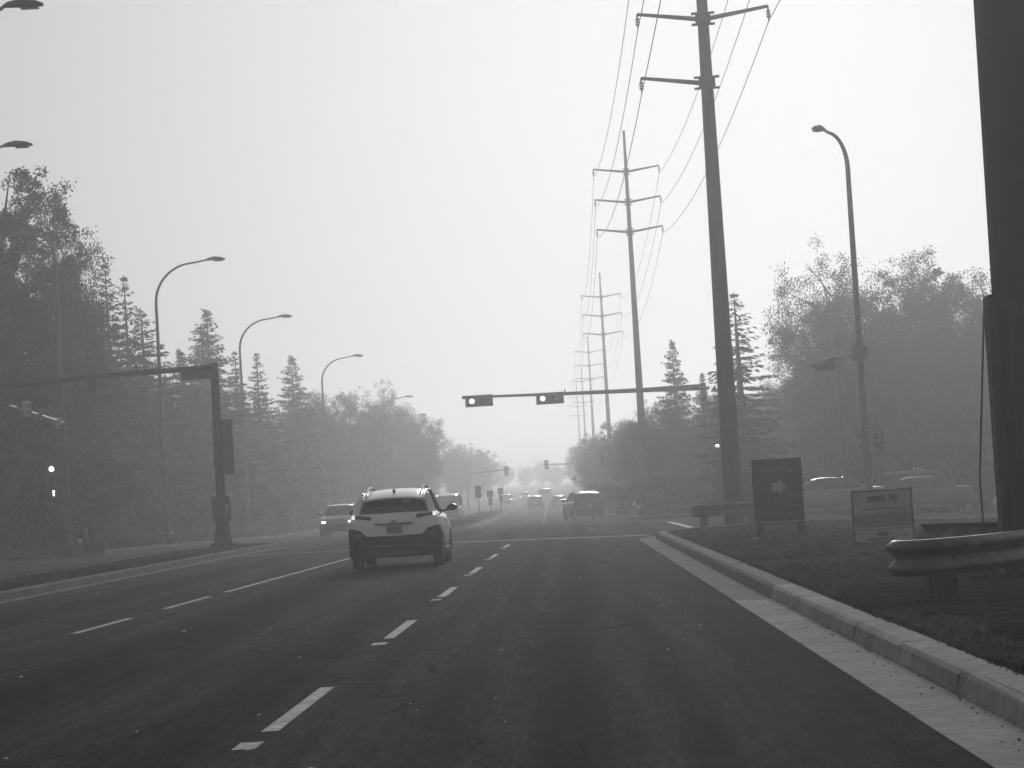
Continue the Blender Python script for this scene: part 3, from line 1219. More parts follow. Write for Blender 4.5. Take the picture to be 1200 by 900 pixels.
B = (-1, 1)
P0 = power_pole('massive dark power pole rising behind the near guard rail', 4.93, 25.3, 25, .66, .34, ((B, 19.7), (B, 17.6), (B, 15.5)), .1)
power_pole('dark power pole behind the small guard rail at the corner', 4.60, 70, 25.5, .60, .17, ((B, 19.6), (B, 17.55), (B, 15.45), ((-1,), 13.48)), .1)
power_pole('grey power pole rising just past the far mast arm', 3.95, 140, 23.4, .56, .15, ((B, 20.45), (B, 18.58), (B, 16.75)))
power_pole('hazy power pole, third along the road past the mast arm', 3.28, 235, 23.8, .56, .15, ((B, 20.7), (B, 18.75), (B, 16.85)))
power_pole('very pale power pole, fourth along past the mast arm', 2.35, 330, 23.4, .56, .15, ((B, 20.7), (B, 18.75), (B, 16.85)))
power_pole('nearly vanished power pole, fifth along past the mast arm', 1.5, 420, 23.4, .56, .15, ((B, 20.7), (B, 18.75), (B, 16.85)))
power_pole('last power pole barely showing in the fog', .5, 500, 24.0, .56, .15, ((B, 21.0), (B, 19.0), (B, 17.0)))

# cable guard and conduit on the near pole
MB().box((-.335, -.02, 1.55), (.11, .30, 3.1), bevel=.02).build('cable_guard', 'weathering_steel', P0)
MB().box((-.14, -.335, 1.5), (.12, .07, 3.0), bevel=.02).build('conduit', 'weathering_steel', P0)

PX = [(4.93, 25.3), (4.60, 70), (3.95, 140), (3.28, 235), (2.35, 330), (1.5, 420), (.5, 500)]
lev = {  # height of each conductor at each pole
    ('left', 'upper'): (17.4, 17.35, 20.2, 20.5, 20.5, 20.5, 20.8), ('left', 'middle'): (15.3, 15.25, 18.35, 18.55, 18.55, 18.55, 18.8), ('left', 'lower'): (14.4, 13.28, 16.55, 16.65, 16.65, 16.65, 16.8),
    ('right', 'upper'): (19.5, 19.4, 20.2, 20.5, 20.5, 20.5, 20.8), ('right', 'middle'): (17.4, 17.35, 18.35, 18.55, 18.55, 18.55, 18.8), ('right', 'lower'): (15.3, 15.25, 16.55, 16.65, 16.65, 16.65, 16.8)}
for (side, nm), hs in lev.items():
    s = -1 if side == 'left' else 1
    pts = []
    for i in range(len(PX) - 1):
        (xa, ya), (xb, yb) = PX[i], PX[i + 1]
        n = 14
        sag = .00022 * (yb - ya) ** 2
        for k in range(n):
            t = k / n
            pts.append((xa + (xb - xa) * t + s * 2.0, ya + (yb - ya) * t, hs[i] + (hs[i + 1] - hs[i]) * t - 4 * sag * t * (1 - t)))
    pts.append((PX[-1][0] + s * 2.0, PX[-1][1], hs[-1]))
    tag(MB().tube(pts, .014, 5).build('power_line', 'wire'), f'{nm} thin power line strung on the {side} arms of the poles', 'power line', 'power lines')
# guy wire beside the near pole
tag(MB().tube([(4.37, 25.3, .1), (4.36, 25.32, 1.2), (4.55, 25.4, 3.1)], .012, 5).build('guy_wire', 'wire'), 'thin slack wire hanging beside the massive dark pole', 'wire')


# ------------------------------------------------------------------ street lamps
def street_lamp(label, x, y, h, reach, direction=(1, 0), base_z=None, m='galvanised', group='curved street lamps', r0=.11, head_l=.85):
    z0 = gz(x, y) + .1 if base_z is None else base_z
    root = thing('street_lamp', label, 'street lamp', (x, y, z0), math.atan2(direction[1], direction[0]), group)
    H = h - z0
    rr = reach * .62
    hb = H - rr * 1.05
    pts = [(0, 0, -.2), (0, 0, hb * .5), (0, 0, hb)]
    rad = [r0, r0 * .8, r0 * .58]
    for k in range(1, 9):
        a = (math.pi / 2) * k / 8
        pts.append((rr * (1 - math.cos(a)) * 1.0, 0, hb + rr * .98 * math.sin(a)))
        rad.append(r0 * (.58 - .2 * k / 8))
    pts.append((reach - head_l * .55, 0, hb + rr * 1.03))
    rad.append(r0 * .34)
    MB().tube(pts, rad, 10).build('pole', m, root)
    MB().box((0, 0, .0), (.36, .36, .12), bevel=.03).tube([(0, 0, .05), (0, 0, .55)], [r0 * 1.35, r0 * 1.2], 10).build('base', m, root)
    zc = hb + rr * 1.03
    hd = MB()
    rings = []
    for t, w, hh, dz in ((0, .05, .05, 0), (.12, .10, .09, .01), (.45, .15, .13, .02), (.8, .14, .10, .0), (1.0, .06, .05, -.02)):
        xx = reach - head_l * .55 + t * head_l
        rings.append([(xx, w * math.cos(a) * 1.0, zc + dz + hh * (math.sin(a) if math.sin(a) > 0 else .45 * math.sin(a))) for a in [2 * math.pi * k / 10 for k in range(10)]])
    ho = hd.loft(rings).build('lamp_head', 'galvanised_dark', root)
    MB().box((reach + head_l * .1, 0, zc - .065), (head_l * .45, .2, .03), bevel=.01).build('lens', 'car_glass', ho)
    return root


LAMPDIR = (1, 0)
street_lamp('lamp post carrying the side street signals beside the poplars', -19.25, 86, 12.2, 1.5, (-.55, .2), m='galvanised_dark')
street_lamp('curved street lamp first past the lamp post with signals', -18.03, 100, 12.3, 2.75, LAMPDIR, .42)
street_lamp('curved street lamp second past the lamp post with signals', -19.1, 132, 12.25, 2.75, LAMPDIR, gz(-19, 132) + .42)
street_lamp('curved street lamp third past the lamp post with signals', -18.4, 168, 12.0, 2.75, LAMPDIR, gz(-18, 168) + .2)
street_lamp('pale curved street lamp fourth past the lamp post with signals', -18.9, 225, 11.3, 2.75, LAMPDIR, gz(-18, 225) + .2)
street_lamp('fading curved street lamp fifth past the lamp post with signals', -20.4, 265, 10.9, 2.75, LAMPDIR, gz(-18, 265) + .2)
street_lamp('street lamp on the near side of the left side street', -18.3, 65.6, 12.2, 2.75, LAMPDIR)
street_lamp('street lamp on the near median island', -12.45, 48, 12.25, 1.35, LAMPDIR, gz(0, 48) + .14)
LR = street_lamp('tall curved lamp post with signals beside the white sign', 9.2, 74, 12.25, 1.7, (-.60, -.80), gz(9.2, 74) + .0, m='galvanised_dark', r0=.135, head_l=.7)
street_lamp('faint lamp post behind the dark arrow sign', 15.2, 146, 6.6, 1.7, (-1, 0), m='galvanised_dark', r0=.09)


# ------------------------------------------------------------------ traffic signals
def lit_disc(mb, c, r, ny=-1, n=16):
    x, y, z = c
    vs = [(x + r * math.cos(2 * math.pi * k / n), y, z + r * math.sin(2 * math.pi * k / n)) for k in range(n)]
    mb.add(vs, [tuple(range(n)) if ny < 0 else tuple(range(n - 1, -1, -1))])
    return mb


def visor(mb, c, r, length=.2, n=14, d=(0, -1)):
    """open-bottomed hood round a lens, pointing along d (in plan)"""
    dx, dy = d
    px, py = -dy, dx
    vs, fs = [], []
    k0, k1 = -.12, 1.12
    for i in range(n + 1):
        a = math.pi * (k0 + (k1 - k0) * i / n)
        L = length * (.35 + .65 * max(0, math.sin(a)))
        u, w = math.cos(a) * r, math.sin(a) * r
        for off in (0, L):
            for rr in (1.0, .93):
                vs.append((c[0] + px * u * rr + dx * off, c[1] + py * u * rr + dy * off, c[2] + w * rr))
    for i in range(n):
        a = i * 4
        for q in ((0, 2, 6, 4), (1, 5, 7, 3), (2, 3, 7, 6), (0, 4, 5, 1)):
            fs.append(tuple(a + t for t in q))
    mb.add(vs, fs)
    return mb


def signal_head(parent, c, horizontal=True, lit=0, d=(0, -1), scale=1.0, plate_m='signal_housing', lens=True, board=True, n=3):
    """three-lens head centred at c (parent's frame) facing d; built facing -y and turned"""
    rot = math.atan2(d[1], d[0]) + math.pi / 2
    sp_ = .36 * scale
    L, S = sp_ * n + .08, .38 * scale
    hd = MB()
    size = (L, .2, S) if horizontal else (S, .2, L)
    hd.box((0, .1, 0), size, bevel=.03)
    ho = hd.build('signal_head', plate_m, parent, c)
    ho.rotation_euler.z = rot
    if board:
        sb = (L + .22, .02, S + .2) if horizontal else (S + .22, .02, L + .22)
        MB().box((0, .02, 0), sb).build('backboard', plate_m, ho)
    for k in range(n):
        o = (k - (n - 1) / 2) * sp_
        cc = (o, -.005, 0) if horizontal else (0, -.005, -o)
        lm = MB()
        lit_disc(lm, cc, .13 * scale)
        lm.build('lens', 'signal_lit' if k == lit else 'black_gloss', ho, fix=False)
        vm = MB()
        visor(vm, cc, .155 * scale, .24 * scale)
        vm.build('visor', plate_m, ho)
    return ho


# far right mast arm with two horizontal signals
z0 = gz(6.4, 115) + .1
mr_ = thing('signal_mast', 'mast arm with two lit horizontal signals over the road', 'traffic signal', (6.42, 115, z0))
MB().tube([(0, 0, -.2), (0, 0, 3), (0, 0, 6.24 - z0)], [.19, .165, .14], 12).build('pole', 'galvanised_dark', mr_)
MB().tube([(0, 0, .0), (0, 0, .3)], [.27, .2], 12).build('base', 'galvanised_dark', mr_)
zt = 6.02 - z0
MB().tube([(.05, 0, zt), (-1.2, 0, zt + .02), (-3.0, 0, zt + .03), (-6.5, 0, zt + .08), (-11.95, 0, zt + .2)], [.17, .15, .12, .09, .055], 10).build('arm', 'galvanised_dark', mr_)
MB().tube([(-11.8, 0, zt + .2), (-12.05, 0, zt + .2)], .08, 8).build('arm_cap', 'galvanised_dark', mr_)
signal_head(mr_, (-11.2, -.16, zt - .02), True, 0, scale=1.0)
signal_head(mr_, (-7.66, -.16, zt - .10), True, 0, scale=1.0)
MB().tube([(-6.9, 0, zt + .15), (-6.9, 0, zt + .32)], .03, 6).build('sensor', 'galvanised_dark', mr_)
signal_head(mr_, (.50, -.22, 2.75 - z0), False, 0, scale=.8, board=False)

# mast on the near median, seen from behind
z0 = gz(-11.88, 76) + .15
ml = thing('signal_mast', 'dark mast on the median island with arm reaching to the left', 'traffic signal', (-11.88, 76, z0))
MB().tube([(0, 0, 0), (0, 0, 3), (0, 0, 6.22 - z0)], [.17, .15, .135], 12).build('pole', 'weathering_steel', ml)
MB().box((0, 0, .06), (.72, .72, .14), bevel=.02).tube([(0, 0, .1), (0, 0, .25), (0, 0, 1.05), (0, 0, 1.1)], [.31, .29, .19, .17], 12).build('base', 'weathering_steel', ml)
zt = 6.0 - z0
MB().tube([(0, 0, zt + .08), (-4, 0, zt), (-9.5, 0, zt - .28)], [.1, .085, .06], 10).build('arm', 'weathering_steel', ml)
MB().box((-.62, .12, zt - .12), (1.02, .16, .36), bevel=.02).build('signal_back', 'signal_housing', ml)
MB().box((-4.1, .12, zt - .28), (.34, .16, .5), bevel=.03).build('signal_back', 'signal_housing', ml)
MB().tube([(-2.6, 0, zt), (-2.6, 0, zt + .3)], .03, 6).build('sensor', 'weathering_steel', ml)
bs = MB().box((.14, .18, 3.42 - z0), (.68, .05, 1.82), bevel=.015).build('backboard', 'sign_back', ml)
MB().box((.14, .27, 3.42 - z0), (.44, .16, 1.5), bevel=.03).build('signal_back', 'signal_housing', bs)
for e in (-.6, .6):
    MB().tube([(0, .05, 3.42 - z0 + e), (0.1, .2, 3.42 - z0 + e)], .03, 6).build('bracket', 'weathering_steel', ml)
cb = MB().box((.04, -.2, 1.38 - z0), (.62, .3, .84), bevel=.02).build('control_box', 'sign_back', ml)
MB().box((.04, -.36, 1.38 - z0), (.52, .02, .74), bevel=.008).build('door', 'sign_back', cb)
MB().box((.24, -.385, 1.42 - z0), (.07, .03, .2), bevel=.01).build('latch', 'signal_pale', cb)

# arm and signals on the left lamp post (the side street's)
L1 = [o for o in bpy.data.objects if o.get('label', '').startswith('lamp post carrying the side')][0]
z1 = L1.location.z
L1r = L1.rotation_euler.z


def to_l1(p):
    v = Vector((p[0] - L1.location.x, p[1] - L1.location.y, 0))
    v.rotate(Matrix.Rotation(-L1r, 3, 'Z'))
    return (v.x, v.y, p[2] - z1)


ar = MB().tube([to_l1((-19.25, 86, 4.95)), to_l1((-18.75, 76, 5.2))], [.06, .045], 8).build('arm', 'signal_pale', L1)


def turned(d):
    v = Vector((d[0], d[1], 0))
    v.rotate(Matrix.Rotation(-L1r, 3, 'Z'))
    return (v.x, v.y)


for (p, s, hz, mm) in (((-18.78, 77.2, 5.05), .8, False, 'signal_housing'), ((-18.62, 78.0, 5.15), .8, False, 'signal_pale'), ((-18.95, 81.0, 4.95), .75, False, 'galvanised'), ((-19.1, 84.8, 4.9), .6, False, 'signal_pale')):
    signal_head(L1, to_l1(p), hz, None, d=turned((.8, -.6)), scale=s * .8, plate_m=mm, board=False, n=2)
signal_head(L1, to_l1((-19.74, 85.9, 2.95)), False, 0, d=turned((0, -1)), scale=.8, board=True)
sgp = MB().box((0, .06, 0), (.34, .14, .34), bevel=.02).build('walk_signal', 'signal_housing', L1, to_l1((-19.72, 85.9, 2.28)))
sgp.rotation_euler.z = -L1r
MB().box((0.02, -.012, .02), (.07, .01, .16), bevel=.004).box((0.02, -.012, .12), (.09, .01, .06), bevel=.004).build('walk_symbol', 'signal_lit', sgp)
for z in (2.4, 3.3):
    MB().tube([to_l1((-19.25, 86, z)), to_l1((-19.7, 86, z))], .025, 6).build('bracket', 'galvanised_dark', L1)
MB().box(to_l1((-19.1, 85.8, .95)), (.18, .18, .26), bevel=.02).build('push_button', 'galvanised_dark', L1)

# signals on the right lamp post (facing the side street) and its short arm
lz = LR.location.z
lrz = LR.rotation_euler.z


def to_lr(p):
    v = Vector((p[0] - LR.location.x, p[1] - LR.location.y, 0))
    v.rotate(Matrix.Rotation(-lrz, 3, 'Z'))
    return (v.x, v.y, p[2] - lz)


def tlr(d):
    v = Vector((d[0], d[1], 0))
    v.rotate(Matrix.Rotation(-lrz, 3, 'Z'))
    return (v.x, v.y)


MB().tube([to_lr((9.2, 74, 5.12)), to_lr((8.3, 73.9, 5.02)), to_lr((7.9, 73.85, 4.95))], [.09, .07, .06], 8).build('arm', 'galvanised', LR)
MB().tube([to_lr((9.2, 74, 4.9)), to_lr((9.2, 74, 5.36))], .26, 12).build('collar', 'galvanised_dark', LR)
MB().box(to_lr((8.72, 73.9, 5.07)), (.16, .2, .3), bevel=.02).build('clamp', 'signal_pale', LR)
signal_head(LR, to_lr((7.95, 73.8, 4.78)), True, None, d=tlr((-.85, -.5)), scale=.75, board=False)
signal_head(LR, to_lr((9.58, 74, 2.3)), False, None, d=tlr((-1, -.12)), scale=.85, board=True, n=2)
signal_head(LR, to_lr((9.05, 73.7, 2.3)), False, None, d=tlr((-1, .1)), scale=.85, board=False, n=2)
for z in (1.85, 2.75):
    MB().tube([to_lr((9.2, 74, z)), to_lr((9.62, 74, z))], .03, 6).build('bracket', 'galvanised_dark', LR)

# thin signal pole behind it
zz = gz(10.1, 88) - .02
tp = thing('signal_post', 'slim straight post left of the tall lamp post', 'post', (10.1, 88, zz))
MB().tube([(0, 0, -.1), (0, 0, 6.3 - zz)], [.15, .12], 10).build('post', 'galvanised_dark', tp)
MB().tube([(0, 0, 6.3 - zz), (0, 0, 6.38 - zz)], [.14, .08], 10).build('cap', 'galvanised_dark', tp)
MB().tube([(0, 0, 0), (0, 0, .2)], [.24, .18], 10).build('base', 'galvanised_dark', tp)

# second junction: faint mast arms far ahead
for (x, y, s, ln, h, lb) in ((.9, 300, -1, 5.6, 5.5, 'faint far mast arm reaching from the right roadside trees'), (-13.9, 285, 1, 5.4, 4.9, 'faint far mast arm reaching from the left wood')):
    z0 = gz(x, y)
    o = thing('signal_mast', lb, 'traffic signal', (x, y, z0))
    MB().tube([(0, 0, -.2), (0, 0, h)], [.16, .12], 8).build('pole', 'galvanised_dark', o)
    MB().tube([(0, 0, h - .35), (s * ln, 0, h - .2 if s < 0 else h - .05)], [.1, .07], 8).build('arm', 'galvanised_dark', o)
    signal_head(o, (s * (ln - .5), -.2, h - .25), False, None, scale=.85, board=True)


# ------------------------------------------------------------------ signs
def post_sign(label, x, y, w, h, top, n=1, back='sign_back', cat='sign', under=False, zoff=.14):
    z0 = gz(x, y) + zoff
    o = thing('road_sign', label, cat, (x, y, z0))
    MB().tube([(0, 0, -.15), (0, 0, top - .05)], .035, 8).build('post', 'galvanised_dark', o)
    MB().box((0, -.05, top - h / 2), (w, .02, h), bevel=.006).build('panel', back, o)
    if under:
        MB().box((0, -.05, top - h - .35), (w * .62, .02, .6), bevel=.006).build('lower_panel', back, o)
    return o


post_sign('tall narrow sign on a post on the far median island', -7.0, 158, .42, .80, 2.35)
post_sign('square sign with a smaller plate below on the far median', -7.3, 186, .52, .55, 2.1, under=True)
post_sign('second square sign farther along the far median', -7.1, 205, .5, .55, 2.3, under=True)
post_sign('pale low sign on a thin post below the left wood', -17.95, 110, .95, .62, 1.95, back='cabinet_paint', zoff=.3)

# dark arrow sign on two legs
zs = gz(3.9, 46.5) + .12
ds = thing('yard_sign', 'dark upright board with a pale arrow pointing right', 'sign', (3.96, 46.5, zs), R(1.5))
MB().box((0, 0, .97), (1.0, .1, 1.26), bevel=.012).build('board', 'sign_dark', ds)
MB().box((0, -.045, .30), (1.0, .03, .03)).build('rail', 'sign_dark', ds)
for s in (-1, 1):
    MB().box((s * .415, .0, .155), (.155, .12, .36), bevel=.01).build('leg', 'sign_dark', ds)
    MB().box((s * .45 - .04, -.05, .01), (.09, .12, .05), bevel=.01).build('foot', 'concrete_pale', ds)
yf = -.055
ax, azz = .02, 1.03
arrow = [(-.15, .09), (.0, .09), (.0, .155), (.155, 0), (.0, -.155), (.0, -.09), (-.15, -.09)]
MB().prism([(ax + a, azz + b) for a, b in arrow], 'y', yf - .006, yf + .003).build('arrow', 'sign_mark', ds)


def glyph_row(parent, x0, x1, zc, h, m, y, seed, name='lettering'):
    """weathered lettering too worn to read: a row of stroke-like marks"""
    r = random.Random(seed)
    mb = MB()
    x = x0
    while x < x1:
        w = r.uniform(.5, .8) * h
        k = r.randrange(4)
        t = h * .2
        if k != 3:
            mb.box((x + t / 2, y, zc), (t, .006, h))
        if k in (0, 2):
            mb.box((x + w * .5, y, zc + h / 2 - t / 2), (w, .005, t))
        if k in (0, 1):
            mb.box((x + w * .5, y, zc - h / 2 + t / 2), (w, .005, t))
        if k in (1, 3):
            mb.box((x + w - t / 2, y, zc), (t, .0065, h * .9))
        x += w + h * .22
    return mb.build(name, m, parent)


glyph_row(ds, -.30, .30, 1.38, .085, 'sign_mark_faint', yf, 3)
glyph_row(ds, -.22, .02, .77, .15, 'sign_mark_faint', yf, 5)
glyph_row(ds, .10, .36, .78, .15, 'sign_mark_faint', yf, 6)
glyph_row(ds, -.30, .38, .50, .07, 'sign_mark_faint', yf, 8)
MB().box((.16, yf + .001, .655), (.5, .006, .015)).build('rule', 'sign_mark_faint', ds)

# white frame sign
zs = gz(5.2, 40) + .12
ws = thing('yard_sign', 'pale two-panel sign in a thin dark frame behind the guard rail', 'sign', (5.18, 40, zs), R(2))
fr_ = MB()
for s in (-1, 1):
    fr_.bar((s * .515, 0, -.05), (s * .515, 0, .90), .03, .03, up=(0, 1, 0))
fr_.bar((-.53, 0, .90), (.53, 0, .90), .03, .03)
fr_.bar((-.515, .003, .235), (.515, .003, .235), .024, .024)
fr_.build('frame', 'sign_dark', ws)
up_ = MB().box((0, 0, .568), (1.0, .018, .63)).build('panel', 'sign_pale', ws)
lo_ = MB().box((0, 0, .085), (1.0, .018, .26)).build('panel', 'sign_pale', ws)
MB().box((-.10, -.012, .76), (.32, .006, .085)).box((.20, -.012, .765), (.15, .006, .10)).build('print_bar', 'sign_ink', up_)
MB().box((.03, -.0115, .70), (.50, .005, .028)).build('print_line', 'sign_ink_faint', up_)
MB().box((.02, -.0115, .585), (.74, .005, .026)).box((.0, -.0115, .50), (.9, .005, .014)).build('print_line', 'sign_ink_faint', up_)
MB().box((0, -.0105, .375), (.985, .004, .21)).build('print_band', 'sign_ink_faint', up_)
rg = []
for k in range(16):
    a = 2 * math.pi * k / 16
    rg.append((-.02 + .11 * math.cos(a), .155 + .045 * math.sin(a)))
MB().prism(rg, 'y', -.014, -.008).build('print_oval', 'sign_ink', lo_)
MB().box((-.05, -.0115, .06), (.46, .005, .05)).box((.36, -.0115, .10), (.12, .005, .03)).build('print_line', 'sign_ink_faint', lo_)

# utility cabinet beside the second pole
zc = gz(4.75, 64.6) + .12
cbn = thing('utility_cabinet', 'plain grey cabinet between the power pole and the arrow sign', 'cabinet', (4.92, 64.6, zc))
MB().box((0, 0, .78), (.62, .5, 1.5), bevel=.04).build('housing', 'cabinet_paint', cbn)
MB().box((0, 0, .02), (.7, .58, .08), bevel=.01).build('plinth', 'concrete_dark', cbn)
MB().box((0, -.253, .78), (.5, .012, 1.3), bevel=.005).build('door', 'cabinet_paint', cbn)
MB().box((.19, -.27, .8), (.03, .03, .16), bevel=.006).build('handle', 'galvanised_dark', cbn)


# ------------------------------------------------------------------ guard rails
WB = [(-.01, .172), (.012, .17), (.06, .135), (.072, .115), (.072, .09), (.06, .07), (.012, .02), (.005, 0), (.012, -.02), (.06, -.07), (.072, -.09), (.072, -.115), (.06, -.135), (.012, -.17), (-.01, -.172)]


def w_beam(path, zc):
    """w-section rail swept along plan points; bulges to the right of travel"""
    pts = [Vector(p) for p in path]
    rings = []
    for i, p in enumerate(pts):
        d = (pts[min(i + 1, len(pts) - 1)] - pts[max(i - 1, 0)]).normalized()
        nrm = Vector((d.y, -d.x))
        outer = [(p.x + nrm.x * o, p.y + nrm.y * o, zc + z) for o, z in WB]
        inner = [(p.x + nrm.x * (o - .012), p.y + nrm.y * (o - .012), zc + z) for o, z in reversed(WB)]
        rings.append(outer + inner)
    return MB().loft(rings, smooth=True)


def guard_rail(label, origin, paths, posts, zc, group=None, post=.2, cap=True):
    x, y = origin
    z0 = gz(x, y) + .12
    o = thing('guard_rail', label, 'guard rail', (x, y, z0), 0, group)
    for pth in paths:
        ro = w_beam([(a - x, b - y) for a, b in pth], zc).build('rail', 'rail_steel', o)
    for (a, b) in posts:
        g = gz(a, b) + .12 - z0
        po = MB().box((a - x, b - y, (zc + g) / 2 - .05), (post, post, zc - g + .12), bevel=.012).build('post', 'treated_wood', o)
        MB().tube([(a - x, b - y - post / 2 - .02, zc), (a - x, b - y - post / 2 + .02, zc)], .025, 8).build('bolt', 'galvanised', po)
    return o


gr = guard_rail('heavy guard rail bent round the massive dark pole', (3.75, 22.3),
                [[(3.22, 22.12), (3.08, 22.14), (2.96, 22.06), (2.92, 21.93), (2.96, 21.80), (3.08, 21.73), (3.3, 21.76), (3.7, 22.05), (4.1, 22.55), (4.5, 23.2), (5.0, 24.0), (5.6, 24.7)],
                 [(5.35, 25.7), (4.95, 26.3), (4.5, 27.1), (4.05, 28.0)]],
                [(3.36, 21.98), (4.72, 23.85), (4.55, 26.8)], .40, 'guard rails round the power poles', .26)
guard_rail('short guard rail round the power pole at the corner', (3.4, 63.4),
           [[(2.98, 63.0), (3.5, 62.95), (4.1, 62.97), (4.7, 63.1), (5.1, 63.3)], [(5.0, 66.8), (4.2, 66.9), (3.4, 66.7)]],
           [(3.32, 63.2), (4.0, 63.2), (4.72, 63.35), (3.5, 66.4), (4.3, 66.7)], .44, 'guard rails round the power poles', .2)
# loose rock under the near rail
rk = MB()
rr_ = random.Random(5)
rings = []
for k, (t, s) in enumerate(((-.09, .05), (-.04, .12), (.03, .13), (.08, .07))):
    rings.append([(s * math.cos(a) * rr_.uniform(.8, 1.2), s * math.sin(a) * rr_.uniform(.7, 1.1), t + .07) for a in [2 * math.pi * q / 9 for q in range(9)]])
rk.loft(rings, smooth=False)
tag(rk.build('rock', 'concrete_pale', None, (4.72, 26.0, gz(4.7, 26) + .12)), 'pale rock lying in the grass below the heavy guard rail', 'rock')
# low kerb-side bollards on the left
for (x, y, h, lb) in ((-20.0, 92.5, .85, 'short pale marker post in the weeds past the left lamp post'), (-18.75, 85.6, .5, 'stubby pale bollard at the foot of the left lamp post')):
    z0 = gz(x, y) + left_bank(x, y) - .02
    o = thing('marker_post', lb, 'marker post', (x, y, z0))
    MB().tube([(0, 0, -.1), (0, 0, h - .1)], .07, 10).build('post', 'galvanised', o)
    MB().tube([(0, 0, h - .1), (0, 0, h - .03), (0, 0, h)], [.078, .07, .02], 10).build('cap', 'signal_pale', o)


# ------------------------------------------------------------------ cars
def wheel(parent, x, y, r, w=.2, m='alloy'):
    s = 1 if x > 0 else -1
    pr = [(.62, -.5), (.9, -.5), (.985, -.36), (1, -.15), (1, .15), (.985, .36), (.9, .5), (.62, .5)]
    n = 22
    rings = [[(u_ * w, r * q * math.cos(2 * math.pi * k / n), r * q * math.sin(2 * math.pi * k / n)) for q, u_ in pr] for k in range(n)]
    vs = [p for g in rings for p in g]
    fs = []
    L = len(pr)
    for k in range(n):
        for j in range(L):
            fs.append((k * L + j, k * L + (j + 1) % L, ((k + 1) % n) * L + (j + 1) % L, ((k + 1) % n) * L + j))
    t = MB().add(vs, fs, True).build('wheel', 'rubber', parent, (x, y, r))
    rm = MB()
    ring = [(s * w * .42, r * .62 * math.cos(2 * math.pi * k / 16), r * .62 * math.sin(2 * math.pi * k / 16)) for k in range(16)]
    hub = [(s * w * .30, r * .5 * math.cos(2 * math.pi * k / 16), r * .5 * math.sin(2 * math.pi * k / 16)) for k in range(16)]
    rm.loft([ring, hub], caps=False)
    rm.add(hub, [tuple(range(16))])
    for k in range(5):
        a = 2 * math.pi * k / 5
        rm.bar((s * w * .36, 0, 0), (s * w * .38, r * .6 * math.cos(a), r * .6 * math.sin(a)), .07, .03)
    rm.build('rim', m, t)
    return t


def section(y, w, zb, zt, crown=.015):
    h = zt - zb
    half = [(.70 * w, zb), (.91 * w, zb + .05 * h), (.985 * w, zb + .18 * h), (w, zb + .38 * h), (.995 * w, zb + .60 * h), (.965 * w, zb + .82 * h), (.915 * w, zt - .025 * h), (.84 * w, zt), (.45 * w, zt + crown)]
    pts = [(0, zb)] + half + [(0, zt + crown * 1.2)] + [(-x, z) for x, z in reversed(half)]
    return [(x, y, z) for x, z in pts]


def interp_stations(st, n=4):
    out = []
    for a, b in zip(st[:-1], st[1:]):
        for k in range(n):
            t = k / n
            t2 = t
            out.append(tuple(a[i] + (b[i] - a[i]) * t2 for i in range(4)))
    out.append(st[-1])
    return out


